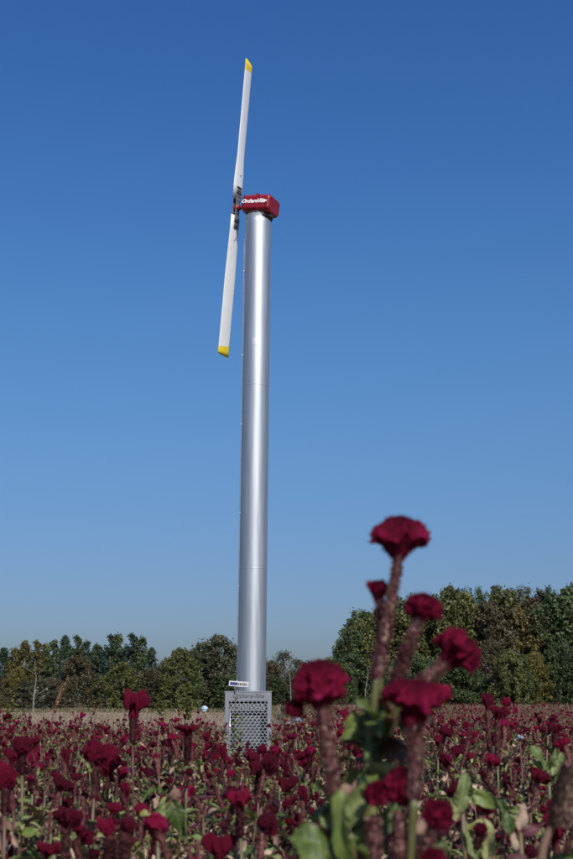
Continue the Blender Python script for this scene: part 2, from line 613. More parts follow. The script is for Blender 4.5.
    sub("breather_cap", tube([(0.0, 0.06, 0.40), (0.0, 0.06, 0.44), (0, 0.06, 0.445)], [0.025, 0.025, 0.015], 10), M_RED, gb, True)
    sub("filler_cap", tube([(-0.18, -0.1, 0.40), (-0.18, -0.1, 0.425)], [0.02, 0.02], 10), M_RED, gb, True)
    for (x, z) in ((-0.22, 0.07), (-0.22, 0.35), (0.10, 0.07), (0.10, 0.36), (0.27, 0.2)):
        sub("bolt", tube([(x, -0.27, z), (x, -0.305, z)], [0.012, 0.012], 6), M_RED, gb)
    for (y, z) in ((-0.2, 0.1), (0.2, 0.1), (-0.2, 0.33), (0.2, 0.33), (0, 0.35), (0, 0.07)):
        sub("bolt", tube([(0.30, y * .9, z * .95 + .01), (0.345, y * .9, z * .95 + .01)], [0.014, 0.014], 6), M_RED, gb)
    # lettering on the long near side (local -Y)
    me = text_mesh("Orchard-Rite", 0.112, 0.002, 0.35, M_WHITE, 0.0035, 0.9)
    L = Matrix.Translation((-0.005, -0.2735, 0.235)) @ Matrix.Rotation(PI / 2, 4, 'X')
    obj("lettering", me, gb, M=L)
    # propeller shaft and hub
    sz = 0.21
    HX = -0.50
    sh = sub("shaft", [tube([(-0.30, 0, sz), (-0.34, 0, sz), (-0.36, 0, sz), (HX + 0.05, 0, sz), (HX, 0, sz)], [0.08, 0.075, 0.042, 0.038, 0.038], 20)], M_RED, root, True, M=H)
    hub = sub("hub", [tube([(HX + 0.045, 0, sz), (HX + 0.04, 0, sz), (HX - 0.09, 0, sz), (HX - 0.095, 0, sz)], [0.05, 0.065, 0.065, 0.04], 20)], M_RED, root, True, M=H)
    # propeller: axis X at hub, blades along local Z turned by spin
    spin = math.radians(6.0)
    P = H @ Matrix.Translation((HX - 0.03, 0, sz)) @ Matrix.Rotation(spin, 4, 'X')
    prop = obj("propeller", None, root, M=P)
    prop_plates = []
    for sx in (-1, 1):
        o = sub("hub_plate", box(sx * 0.033 - 0.007, sx * 0.033 + 0.007, -0.085, 0.085, -0.40, 0.40), M_STEEL, prop, bev=0.004)
        prop_plates.append(o)
    for z in (-0.34, -0.27, -0.13, 0.13, 0.27, 0.34):
        for y in (-0.045, 0.045):
            sub("bolt", tube([(-0.055, y, z), (0.055, y, z)], [0.011, 0.011], 6), M_STRAP, prop)
    RB = 3.02

    def airfoil(c, th, n=14):
        out = []
        for k in range(n):
            a = 2 * PI * k / n
            x = 0.5 * math.cos(a)
            t = th * math.sin(a) * (0.62 + 0.45 * (0.5 - x) * 0.9) * 0.5
            t += 0.018 * c * (1 - (2 * x) ** 2)
            out.append((x * c, t))
        return out

    def blade(flip):
        Fm = Matrix.Rotation(PI if flip else 0, 4, 'X')
        st = [(0.17, 0.37, 0.060, -4), (0.45, 0.38, 0.056, -5), (0.75, 0.38, 0.05, -3), (1.05, 0.36, 0.042, 1), (1.35, 0.375, 0.036, 2.0), (2.0, 0.38, 0.030, 2), (2.5, 0.38, 0.026, 2.0), (2.83, 0.38, 0.022, 2)]

        def section(r, c, th, tw, skew=0.0):
            a = math.radians(tw + 4.0)
            pts = []
            for (y, x) in airfoil(c, th):
                yy = y * math.cos(a) + x * math.sin(a)
                xx = -y * math.sin(a) + x * math.cos(a)
                pts.append((xx - 0.0, yy, r + skew * y))
            return pts
        V = []
        for s in st[:-1]:
            V += section(*s)
        V += section(*st[-1], skew=0.12)
        F = grid_faces(14, len(st), True)
        F.append(tuple(range(13, -1, -1)))
        mb = MB(); mb.add(V, F)
        b = obj("blade", mb.mesh("blade", [M_BLADE]), root, M=P @ Fm)
        V = section(2.83, 0.381, 0.023, 2, 0.12) + section(2.93, 0.381, 0.021, 2, 0.05) + section(RB, 0.376, 0.018, 2, -0.12)
        F = grid_faces(14, 3, True); F.append(tuple(range(28, 42)))
        mb = MB(); mb.add(V, F)
        obj("blade_tip", mb.mesh("blade_tip", [M_YTIP]), b)
        for k in range(4):
            z = 0.235 + 0.058 * k
            o = sub("strap", box(-0.048, 0.050, -0.09, 0.09, z - 0.015, z + 0.015), M_STRAP if k % 2 else M_STEEL, b, bev=0.004)
        # registration mark
        sub("decal", box(0.0285, 0.031, -0.05, 0.045, 0.66, 0.675), M_STRAPL, b, M=Matrix.Rotation(math.radians(-12.5), 4, 'Z'))
        return b
    blade(False); blade(True)
    # hub plates and bolts sit one level down from the propeller part
    return root


build_wind_machine()


# ------------------------------------------------------------------ engine cabinet in front of the tower
def build_cabinet():
    Y = 21.7
    pl, pr = at(225, 692, Y), at(271.5, 692, Y)
    w = pr.x - pl.x
    h = pl.z
    d = 0.42
    root = thing("engine_cabinet", "grey metal engine cabinet with perforated front grille at the foot of the silver tower",
                 "engine cabinet", ((pl.x + pr.x) / 2, Y, 0.1))
    h -= 0.1
    hw = w / 2

    def part(name, vfs, m, parent=root, bev=0.0, smooth=False, M=None):
        mb = MB()
        for q in vfs: mb.add(*q)
        o = obj(name, mb.mesh(name, [m], smooth), parent, M=M)
        if bev: bevel_obj(o, bev)
        return o
    t = 0.012
    part("side_panel", [box(-hw, -hw + t, 0.0, d, 0, h - 0.002)], M_CAB, bev=0.003)
    part("side_panel", [box(hw - t, hw, 0.0, d, 0, h - 0.002)], M_CAB, bev=0.003)
    part("back_panel", [box(-hw + t, hw - t, d - t, d, 0, h - 0.002)], M_CAB)
    part("top_panel", [box(-hw - 0.01, hw + 0.01, -0.012, d + 0.01, h, h + 0.015)], M_CAB, bev=0.004)
    # front: header plate, two stiles
    hd = 0.155
    part("header_plate", [box(-hw, hw, -0.004, 0.010, h - hd, h - 0.002)], M_CAB, bev=0.003)
    sw = 0.075
    part("stile", [box(-hw, -hw + sw, -0.004, 0.010, 0, h - hd - 0.001)], M_CAB, bev=0.003)
    part("stile", [box(hw - sw, hw, -0.004, 0.010, 0, h - hd - 0.001)], M_CAB, bev=0.003)
    # grille: expanded metal, wavy horizontal strands joined at staggered webs
    gx0, gx1, gz1 = -hw + sw + 0.001, hw - sw - 0.001, h - hd - 0.002
    rows = 22
    pitch = gz1 / rows
    vf = []
    ncol = 9
    cw = (gx1 - gx0) / ncol
    for r in range(rows + 1):
        z = gz1 - r * pitch
        V = []
        n = ncol * 4
        for i in range(n + 1):
            x = gx0 + (gx1 - gx0) * i / n
            ph = (x - gx0) / cw * 2 * PI + (PI if r % 2 else 0)
            zz = z + 0.30 * pitch * math.cos(ph)
            hw2 = 0.0095
            V += [(x, -0.002, zz - hw2), (x, -0.002, zz + hw2), (x, 0.006, zz + hw2), (x, 0.006, zz - hw2)]
        F = []
        for i in range(n):
            a, b = i * 4, i * 4 + 4
            F += [(a, b, b + 1, a + 1), (a + 1, b + 1, b + 2, a + 2), (a + 2, b + 2, b + 3, a + 3), (a + 3, b + 3, b, a)]
        vf.append((V, F))
    part("grille", vf, M_CAB)
    # what shows behind the grille
    eng = part("engine_block", [box(-0.24, 0.22, 0.10, 0.34, 0.35, h - 0.42), box(-0.15, 0.10, 0.14, 0.30, h - 0.42, h - 0.33)], M_ENG, bev=0.015)
    rad = part("radiator", [box(-0.30, 0.30, 0.06, 0.085, h - 0.33, h - 0.20)], M_ENG)
    for k in range(13):
        x = -0.28 + k * 0.0465
        part("fin", [box(x - 0.011, x + 0.011, 0.045, 0.0595, h - 0.33, h - 0.20)], M_FIN, rad)
    part("hinge_rod", [tube([(-hw + sw + 0.018, -0.012, 0.05), (-hw + sw + 0.018, -0.012, h - 0.28)], [0.009, 0.009], 8)], M_FIN, smooth=True)
    part("latch", [box(hw - 0.06, hw - 0.02, -0.018, -0.0045, h * 0.55, h * 0.55 + 0.09)], M_STEEL, bev=0.003)
    for sx in (-1, 1):
        for k in range(4):
            part("rivet", [tube([(sx * (hw - 0.02), -0.004, h - 0.03 - 0.35 * k), (sx * (hw - 0.02), -0.009, h - 0.03 - 0.35 * k)], [0.007, 0.005], 8)], M_STEEL)
    me = text_mesh("Orchard-Rite", 0.098, 0.0015, 0.28, M_CABT, 0.001, 1.05)
    obj("lettering", me, root, M=Matrix.Translation((0.0, -0.0062, h - 0.07)) @ Matrix.Rotation(PI / 2, 4, 'X'))

    # the small tilted sign above its left corner
    p = at(238.8, 684, Y - 0.05)
    s = thing("sign", "small white-edged sign with dark print, tilted above the cabinet's left corner", "sign", (p.x, p.y, p.z), 0)
    R = Matrix.Rotation(math.radians(4), 4, 'Y')
    ww, hh = 0.175, 0.046
    part("board", [box(-ww, ww, 0, 0.012, -hh, hh)], plain("white_sign_board", (0.5, 0.5, 0.52), 0.5), s, bev=0.003, M=R)
    part("print_panel", [box(-ww + 0.02, -0.02, -0.003, -0.0005, -hh + 0.02, hh - 0.02)], M_NAVY, s, M=R)
    xx = -0.012
    for k, wd in enumerate((0.022, 0.026, 0.018, 0.026, 0.022)):
        part("print_mark", [box(xx, xx + wd, -0.003, -0.0005, -hh + 0.024, hh - 0.026)], M_CABT, s, M=R)
        xx += wd + 0.010
    part("post", [tube([(-0.07, 0.022, -hh - 0.10), (-0.07, 0.022, 0.03)], [0.010, 0.010], 8)], M_STEEL, s, smooth=True)


build_cabinet()


# ------------------------------------------------------------------ trees
def tree_meshes(kind, seed):
    """unit: real metres, about 10 m tall; returns trunk mesh data and crown mesh"""
    rnd = random.Random(seed)
    npr = np.random.RandomState(seed)
    P = dict(
        broad=dict(h=10, w=3.3, base=0.08, n=330, cr=0.66, leaf=0.165, per=36),
        poplar=dict(h=10, w=1.5, base=0.16, n=170, cr=0.52, leaf=0.15, per=34),
        sparse=dict(h=10, w=2.5, base=0.14, n=150, cr=0.62, leaf=0.13, per=24),
        shrub=dict(h=10, w=5.5, base=0.0, n=330, cr=0.85, leaf=0.21, per=36),
        willow=dict(h=10, w=4.2, base=0.0, n=320, cr=0.72, leaf=0.18, per=36),
    )[kind]
    h, w = P['h'], P['w']
    centres = []
    off = Vector((rnd.uniform(0, 50), rnd.uniform(0, 50), rnd.uniform(0, 50)))
    tries = 0
    while len(centres) < P['n'] and tries < 9000:
        tries += 1
        t = rnd.random() ** 0.8
        if kind == 'poplar':
            env = math.sin(PI * min(1, (t * 0.86 + 0.14))) ** 0.5
        elif kind in ('shrub', 'willow'):
            env = math.sqrt(max(0, 1 - t ** 2.2)) * (0.9 + 0.1 * t)
        else:
            env = max(0.0, math.sin(PI * (0.10 + 0.86 * t))) ** 0.6
        a = rnd.uniform(0, 2 * PI)
        lob = 1 + 0.55 * noise.noise(Vector((math.cos(a) * 1.2, math.sin(a) * 1.2, t * 4.0)) + off)
        r = w * env * lob * (rnd.random() ** 0.42)
        z = h * (P['base'] + (0.985 - P['base']) * t)
        p = Vector((r * math.cos(a), r * math.sin(a), z))
        if noise.noise(p * (0.55 if kind != 'poplar' else 0.8) + off) < -0.16:
            continue
        centres.append(p)
    vs, ts = [], []
    for p in centres:
        cr = P['cr'] * rnd.uniform(0.5, 1.25)
        n = int(P['per'] * rnd.uniform(0.6, 1.3))
        d = npr.normal(size=(n, 3))
        d /= np.linalg.norm(d, axis=1)[:, None]
        c = np.array(p) + d * cr * (npr.rand(n, 1) ** 0.4) * np.array([1, 1, 0.85]) * (1 + 0.9 * (npr.rand(n, 1) > .86) * .4)
        a = npr.normal(size=(n, 3)); a /= np.linalg.norm(a, axis=1)[:, None]
        nn = d + 0.9 * npr.normal(size=(n, 3)) * 0.6
        b = np.cross(nn, a); b /= np.linalg.norm(b, axis=1)[:, None] + 1e-9
        a = np.cross(b, nn); a /= np.linalg.norm(a, axis=1)[:, None] + 1e-9
        s = P['leaf'] * (0.55 + 0.8 * npr.rand(n, 1))
        q = np.stack([c - a * s, c + b * s * 0.6, c + a * s, c - b * s * 0.6], axis=1)
        vs.append(q.reshape(-1, 3))
        tn = rnd.random() * 0.6
        ts.append(np.repeat(tn + 0.25 * npr.rand(n), 4))
    v = np.concatenate(vs)
    nq = len(v) // 4
    i0 = np.arange(nq) * 4
    tri = np.concatenate([np.stack([i0, i0 + 1, i0 + 2], 1), np.stack([i0, i0 + 2, i0 + 3], 1)])
    crown = tri_mesh("crown", v, tri, np.zeros(len(tri)), np.concatenate(ts), [F_DARK], False)
    mb = MB()
    tr = 0.16 if kind in ('broad', 'sparse') else 0.10
    bend = [Vector((rnd.uniform(-.25, .25) * k, rnd.uniform(-.25, .25) * k, h * k / 4 * 0.95)) for k in range(5)]
    bend[0] = Vector((0, 0, -0.3))
    cp = curve_pts(bend, 10)
    mb.add(*tube(cp, [tr * (1.25 - 1.1 * k / 10) for k in range(11)], 7), 0, rnd.random() * .3)
    lims = rnd.sample(centres, min(len(centres), 26 if kind != 'poplar' else 16))
    for c in lims:
        zi = max(0.5, c.z - rnd.uniform(0.8, 2.6))
        k = min(10, max(0, int(zi / (h * 0.95) * 10)))
        b0 = cp[k]
        mid = (b0 + c) / 2 + Vector((0, 0, rnd.uniform(-.3, .1)))
        mb.add(*tube([b0, mid, c], [tr * 0.42 * (1.15 - k / 10), tr * 0.25, 0.012], 5), 0, rnd.random() * .3)
    trunk = mb.mesh("trunk", [M_BARK])
    return trunk, crown


TREE_LIB = {k: [tree_meshes(k, 100 * i + 7 + 13 * j) for j in range(c)] for i, (k, c) in enumerate(
    [('broad', 6), ('poplar', 5), ('sparse', 4), ('shrub', 4), ('willow', 3)])}
trnd = random.Random(5)
ORD = ['first', 'second', 'third', 'fourth', 'fifth', 'sixth', 'seventh', 'eighth', 'ninth', 'tenth', 'eleventh', 'twelfth',
       'thirteenth', 'fourteenth', 'fifteenth', 'sixteenth', 'seventeenth', 'eighteenth', 'nineteenth', 'twentieth']


def tree(px, ptop, Y, wpx, kind, fol, label, cat='tree', group=None, name=None, bark=None, zbase=-0.05):
    top = at(px, ptop, Y)
    H = top.z
    half = wpx / 2 / HPX * Y
    base_w = dict(broad=3.3, poplar=1.5, sparse=2.5, shrub=5.5, willow=4.2)[kind]
    tm, cm = trnd.choice(TREE_LIB[kind])
    sz = H / 10.0
    sx = half / base_w
    nm = name or (('shrub' if kind in ('shrub', 'willow') else 'tree'))
    root = thing(nm, label, cat, (top.x, Y, zbase), trnd.uniform(0, 6.28), group)
    M = Matrix.Diagonal((sx, sx, sz, 1))
    for pn, me, mt in (("trunk", tm, bark or M_BARK), ("crown", cm, fol)):
        o = obj(pn, me, root, M=M)
        o.material_slots[0].link = 'OBJECT'
        o.material_slots[0].material = mt
    return root


# left: back row of poplars, tops from the photograph
FN = {F_DARK: 'dark green', F_BLUE: 'blue-green', F_OLIVE: 'olive green', F_YEL: 'yellow', F_BROWN: 'brown', F_ORANGE: 'rusty brown', F_GREY: 'grey-green'}
pop = [(-34, 642, 19, F_BLUE), (-20, 648, 17, F_DARK), (-8, 646, 17, F_BLUE), (4, 648, 15, F_BLUE), (15, 646, 13, F_YEL), (26, 641, 14, F_ORANGE), (36, 640, 14, F_YEL), (46, 643, 13, F_YEL), (54, 640, 13, F_DARK),
       (65, 636, 13, F_BLUE), (76, 635, 15, F_DARK), (87, 640, 13, F_BLUE), (97, 644, 13, F_DARK), (110, 634, 15, F_BLUE), (119, 632, 16, F_DARK), (131, 633, 17, F_BLUE), (143, 637, 17, F_DARK), (152, 648, 13, F_BLUE)]
inview = 0
for i, (px, pt, wp, fo) in enumerate(pop):
    if px < 0:
        lab = "slender %s tree %s past the left end of the tall back row of trees" % (FN[fo], {-34: 'third', -20: 'second', -8: 'first'}[px])
    else:
        lab = "slender %s tree, %s from the left in the tall back row on the left" % (FN[fo], ORD[inview]); inview += 1
    tree(px, pt, 142 + trnd.uniform(-3, 3), wp * 1.25, 'poplar', fo, lab, group="slender trees in the left back row")
# left: shrubs and small trees in front
shr = [(-40, 672, 56, 'shrub', F_OLIVE), (-8, 676, 44, 'shrub', F_BROWN), (17, 668, 24, 'willow', F_YEL), (33, 680, 36, 'sparse', F_GREY), (50, 678, 30, 'shrub', F_BROWN), (79, 656, 36, 'willow', F_BROWN),
       (104, 676, 28, 'shrub', F_OLIVE), (124, 663, 34, 'willow', F_OLIVE), (133, 690, 34, 'shrub', F_BROWN), (150, 668, 28, 'willow', F_BROWN), (168, 660, 32, 'shrub', F_GREY),
       (181, 649, 36, 'willow', F_OLIVE), (202, 644, 40, 'willow', F_GREY), (219, 636, 40, 'willow', F_GREY), (236, 646, 26, 'sparse', F_GREY), (210, 672, 40, 'shrub', F_OLIVE), (190, 680, 36, 'shrub', F_OLIVE), (232, 674, 38, 'shrub', F_DARK)]
k = 0
for i, (px, pt, wp, kd, fo) in enumerate(shr):
    lab = "bushy %s shrub in the thicket left of the tower, %s from the left" % (FN[fo], ORD[i])
    tree(px, pt, 121 + trnd.uniform(-3, 6), wp * 1.4, kd, fo, lab, 'shrub', "shrubs in the left thicket", name='shrub')
# middle: small thin trees right of the tower
mid = [(262, 660, 20, 'sparse', F_BROWN), (272, 664, 22, 'shrub', F_BROWN), (284, 654, 24, 'sparse', F_GREY), (298, 662, 20, 'sparse', F_BROWN), (291, 676, 30, 'shrub', F_GREY), (308, 664, 24, 'sparse', F_GREY),
       (316, 672, 34, 'shrub', F_OLIVE), (326, 660, 26, 'sparse', F_OLIVE), (252, 672, 30, 'shrub', F_OLIVE), (275, 680, 34, 'shrub', F_DARK)]
for i, (px, pt, wp, kd, fo) in enumerate(mid):
    pt -= 3; wp *= 1.15
    lab = "low thin %s tree between the tower and the big wood, %s from the left" % (FN[fo], ORD[i])
    tree(px, pt, 135 + trnd.uniform(-4, 6), wp * 1.2, kd, fo, lab, 'tree', "low trees right of the tower", name='small_tree')
# right wood
wood = [(352, 630, 26, 'broad', F_DARK, 0), (360, 617, 32, 'broad', F_OLIVE, 0), (372, 612, 46, 'broad', F_DARK, 1), (387, 602, 48, 'broad', F_OLIVE, 0),
        (405, 599, 44, 'broad', F_DARK, 1), (424, 602, 42, 'broad', F_OLIVE, 0), (441, 594, 44, 'broad', F_DARK, 1), (456, 590, 40, 'broad', F_OLIVE, 0),
        (473, 596, 38, 'broad', F_DARK, 1), (488, 600, 34, 'broad', F_BROWN, 0), (505, 592, 46, 'broad', F_OLIVE, 0), (515, 604, 34, 'broad', F_ORANGE, 0),
        (532, 596, 36, 'sparse', F_BROWN, 0), (545, 600, 42, 'broad', F_DARK, 1), (556, 592, 46, 'broad', F_DARK, 0), (575, 588, 44, 'broad', F_DARK, 1),
        (594, 594, 50, 'broad', F_OLIVE, 0), (620, 590, 50, 'broad', F_DARK, 1), (648, 596, 54, 'broad', F_OLIVE, 0), (680, 600, 54, 'broad', F_DARK, 0)]
for i, (px, pt, wp, kd, fo, back) in enumerate(wood):
    pt += (0, 6, 2, 8, 4)[i % 5]
    lab = "tall %s tree in the wood on the right, %s from the left" % (FN[fo], ORD[i])
    tree(px, pt, 150 + 10 * back + trnd.uniform(-3, 3), wp * 1.55, kd, fo, lab, 'tree', "tall trees of the right wood")
edge = [(343, 664, 24, 'shrub', F_DARK), (352, 654, 34, 'willow', F_DARK), (376, 650, 36, 'sparse', F_OLIVE), (392, 668, 36, 'shrub', F_DARK), (410, 654, 36, 'willow', F_DARK), (432, 660, 40, 'shrub', F_DARK), (455, 655, 38, 'willow', F_DARK),
        (474, 668, 34, 'shrub', F_DARK), (492, 640, 26, 'sparse', F_BROWN), (508, 650, 30, 'willow', F_OLIVE), (520, 655, 26, 'willow', F_DARK), (534, 652, 27, 'willow', F_YEL), (556, 644, 34, 'willow', F_DARK), (574, 650, 30, 'shrub', F_DARK),
        (600, 652, 40, 'shrub', F_DARK), (630, 656, 44, 'shrub', F_OLIVE), (664, 660, 44, 'shrub', F_DARK)]
for i, (px, pt, wp, kd, fo) in enumerate(edge):
    lab = "%s young tree at the foot of the right wood, %s from the left" % (FN[fo], ORD[i])
    tree(px, pt, 140 + trnd.uniform(-2, 3), wp * 1.4, kd, fo, lab, 'tree', "young trees along the edge of the right wood", name='young_tree')


# slimmer tops standing out of the wood's crown line
tops = [(341, 640, 16, F_DARK), (358, 611, 18, F_OLIVE), (381, 603, 17, F_DARK), (398, 596, 18, F_OLIVE), (434, 594, 17, F_DARK), (449, 586, 15, F_OLIVE), (466, 588, 18, F_DARK), (481, 587, 15, F_DARK),
        (498, 585, 17, F_GREY), (509, 590, 14, F_OLIVE), (524, 588, 18, F_GREY), (540, 590, 16, F_BROWN), (551, 586, 15, F_DARK), (566, 588, 17, F_OLIVE), (412, 595, 15, F_DARK)]
for i, (px, pt, wp, fo) in enumerate(sorted(tops, key=lambda q: q[0])):
    tree(px, pt, 168 + trnd.uniform(-3, 3), wp * 1.7, 'sparse' if i % 3 else 'poplar', fo, "%s treetop standing out above the right wood, %s from the left" % (FN[fo], ORD[i]), 'tree', "taller treetops behind the right wood")


# bare pale trunk standing before the right wood
def bare_tree(px, pt, pb, Y, label):
    top = at(px, pt, Y); H = top.z
    root = thing("bare_tree", label, "bare tree", (top.x, Y, 0))
    mb = MB(); rr = random.Random(int(px))
    cp = curve_pts([(0, 0, -0.2), (rr.uniform(-.2, .2), 0, H * .4), (rr.uniform(-.3, .3), 0, H * .75), (0, 0, H)], 10)
    mb.add(*tube(cp, [0.06 * (1.1 - k / 10) for k in range(11)], 6), 0)
    obj("trunk", mb.mesh("trunk", [M_PBARK]), root)
    for k in range(9):
        i = rr.randint(3, 9)
        a = rr.uniform(0, 6.28); L = rr.uniform(0.4, 1.3)
        mb = MB()
        e = cp[i] + Vector((math.cos(a) * L, math.sin(a) * L, L * 0.7))
        mb.add(*tube([cp[i], (cp[i] + e) / 2 + Vector((0, 0, -.08)), e], [0.016, 0.011, 0.005], 4), 0)
        obj("limb", mb.mesh("limb", [M_PBARK]), root)


bare_tree(366.5, 664, 703, 134, "pale bare tree trunk standing before the dark wood behind the tall flower stalks")
bare_tree(35, 668, 712, 114, "thin pale bare tree standing before the left thicket")
bare_tree(290.5, 660, 703, 130, "thin pale bare tree right of the tower before the low trees")

# white shed roof glimpsed through the thicket
p = at(40, 690.5, 126)
sh = thing("shed", "small white-roofed shed glimpsed through the left thicket", "shed", (p.x, 126.5, 0), 0.1)
mb = MB(); mb.add(*box(-0.55, 0.55, 0, 1.6, 0, p.z - 0.22)); obj("wall", mb.mesh("wall", [plain("grey_board_wall", (0.10, 0.10, 0.095), 0.8, 0, 3, 0.3)], False), sh)
mb = MB(); z = p.z - 0.22
mb.add([(-0.6, -0.12, z), (0.6, -0.12, z), (0.6, 0.8, z + 0.55), (-0.6, 0.8, z + 0.55), (0.6, 1.75, z), (-0.6, 1.75, z),
        (-0.6, -0.12, z - 0.07), (0.6, -0.12, z - 0.07), (0.6, 0.8, z + 0.48), (-0.6, 0.8, z + 0.48), (0.6, 1.75, z - 0.07), (-0.6, 1.75, z - 0.07)],
       [(0, 1, 2, 3), (3, 2, 4, 5), (6, 9, 8, 7), (9, 11, 10, 8), (0, 6, 7, 1), (4, 10, 11, 5), (1, 7, 8, 2), (2, 8, 10, 4), (0, 3, 9, 6), (3, 5, 11, 9)])
obj("roof", mb.mesh("roof", [plain("white_sheet_roof", (0.7, 0.72, 0.74), 0.5)], False), sh)
mb = MB(); mb.add(*box(-0.2, 0.3, -0.02, -0.002, 0.3, z - 0.15)); obj("door", mb.mesh("door", [plain("grey_door", (0.35, 0.36, 0.37), 0.6)], False), sh)


# ------------------------------------------------------------------ dry grass over the far field (uncountable)
def grass(name, label, region, n, mats, h0, h1, seed, clump=True):
    npr = np.random.RandomState(seed)
    x, y = region(npr, n)
    a = npr.rand(n) * 2 * PI
    hh = h0 + (h1 - h0) * npr.rand(n) ** 1.5
    wd = 0.006 + 0.0008 * y * (0.3 + 0.4 * npr.rand(n))
    lx, ly = (npr.rand(n) - .5) * hh * 0.9, (npr.rand(n) - .5) * hh * 0.9
    dx, dy = np.cos(a) * wd, np.sin(a) * wd
    v = np.stack([np.stack([x - dx, y - dy, np.full(n, -0.03)], 1), np.stack([x + dx, y + dy, np.full(n, -0.03)], 1),
                  np.stack([x + lx * 0.6 + dx * .5, y + ly * 0.6 + dy * .5, hh * 0.7], 1), np.stack([x + lx, y + ly, hh], 1)], 1).reshape(-1, 3)
    i0 = np.arange(n) * 4
    tri = np.concatenate([np.stack([i0, i0 + 1, i0 + 2], 1), np.stack([i0, i0 + 2, i0 + 3], 1)])
    tn = np.repeat(npr.rand(n), 4)
    me = tri_mesh(name, v, tri, npr.randint(0, len(mats), len(tri)), tn, mats, False)
    tag(obj(name, me), label, 'grass', kind='stuff')


G_TAN = leafy("dry_grass_tan", [(0.1, (0.15, 0.115, 0.08)), (0.9, (0.36, 0.29, 0.21))], 0.8, 0.2, 0.5, 0.8)
G_OLV = leafy("grass_olive", [(0.1, (0.05, 0.052, 0.018)), (0.9, (0.16, 0.145, 0.06))], 0.8, 0.2, 0.5, 0.8)


def reg_left(r, n):
    y = 18 + 95 * r.rand(n) ** 0.8
    x = y * (-0.32 + 0.33 * r.rand(n))
    return x, y


def reg_right(r, n):
    y = 76 + 66 * r.rand(n)
    x = y * (-0.04 + 0.38 * r.rand(n))
    return x, y


def reg_edge(r, n):
    y = 115 + 8 * r.rand(n)
    x = y * (-0.32 + 0.32 * r.rand(n))
    return x, y


grass("dry_stubble", "short dry tan stubble covering the bare field behind the flowers on the left", reg_left, 30000, [G_TAN], 0.03, 0.14, 3)
grass("dry_grass", "dry olive grass strip before the wood on the right", reg_right, 42000, [G_TAN, G_OLV, G_OLV], 0.25, 0.8, 4)
grass("rough_grass", "rough green grass at the foot of the left thicket", reg_edge, 22000, [G_OLV, G_OLV, G_TAN], 0.1, 0.5, 6)


# ------------------------------------------------------------------ cockscomb flowers: part shapes
def head_geo(seed, N, J, w, d, h, neck=0.16, droop=0.0, fold=0.2, wr=0.1, freq=80.0, flat=1.0, rim=1.0, fan=False, dome=False):
    rnd = random.Random(seed)
    a = [rnd.uniform(0, 6.28) for _ in range(8)]
    off = Vector((seed * 1.7, seed * 0.9, 3.3))
    prof = [(0, neck, 0), (0.16, neck * 1.25, 0.14), (0.34, 0.42, 0.36), (0.50, 0.78, 0.60 - droop * .3), (0.62, 1.0 * rim, 0.72 - droop), (0.72, 0.98, 0.90 - droop * .5),
            (0.84, 0.68, 1.0), (0.94, 0.3, 1.03 * flat), (1.0, 0.0, 1.02 * flat)]
    if fan:
        prof = [(0, neck, 0), (0.14, neck * 1.3, 0.14), (0.28, 0.36, 0.30), (0.42, 0.58, 0.46), (0.54, 0.82, 0.57 - droop * .4), (0.64, 1.0, 0.60 - droop), (0.70, 0.99, 0.68 - droop),
                (0.80, 0.74, 0.86), (0.9, 0.42, 0.98), (1.0, 0.0, 1.02)]
    if dome:
        prof = [(0, neck, 0), (0.12, neck * 1.2, 0.12), (0.24, 0.55, 0.24 - droop), (0.38, 0.90, 0.34 - droop), (0.52, 1.0, 0.52), (0.66, 0.93, 0.72), (0.80, 0.68, 0.90), (0.91, 0.34, 1.0), (1.0, 0.0, 1.03)]
    ts = [p[0] for p in prof]
    V = []
    for j in range(J + 1):
        t = j / J
        r = float(np.interp(t, ts, [p[1] for p in prof]))
        z = float(np.interp(t, ts, [p[2] for p in prof])) * h
        g = min(1.0, max(0.0, (r - neck) / (1 - neck)))
        for i in range(N):
            p = 2 * PI * i / N
            rr = r * (1 + g * fold * (0.55 * math.sin(3 * p + a[0]) + 0.5 * math.sin(5 * p + a[1]) + 0.45 * math.sin(8 * p + a[2] + 2 * t) + 0.25 * math.sin(13 * p + a[6])))
            zz = z + h * g * fold * (0.35 * math.sin(2 * p + a[3]) + 0.35 * math.sin(6 * p + a[4]) + 0.3 * math.sin(11 * p + a[5]))
            q = Vector((w / 2 * rr * math.cos(p), d / 2 * rr * math.sin(p), zz))
            if wr > 0 and g > 0.02:
                dirv = Vector((q.x, q.y * 1.5, (q.z - 0.55 * h) * 1.2))
                if dirv.length > 1e-6: dirv.normalize()
                nz = noise.noise(q * freq + off)
                rid = 1 - 2.2 * abs(nz)
                n2 = 1 - 2 * abs(noise.noise(q * freq * 2.3 + off))
                q = q + dirv * wr * w * g * (0.65 * rid + 0.3 * n2 - 0.35)
            V.append(q[:])
    F = grid_faces(N, J + 1, True)
    return V, F


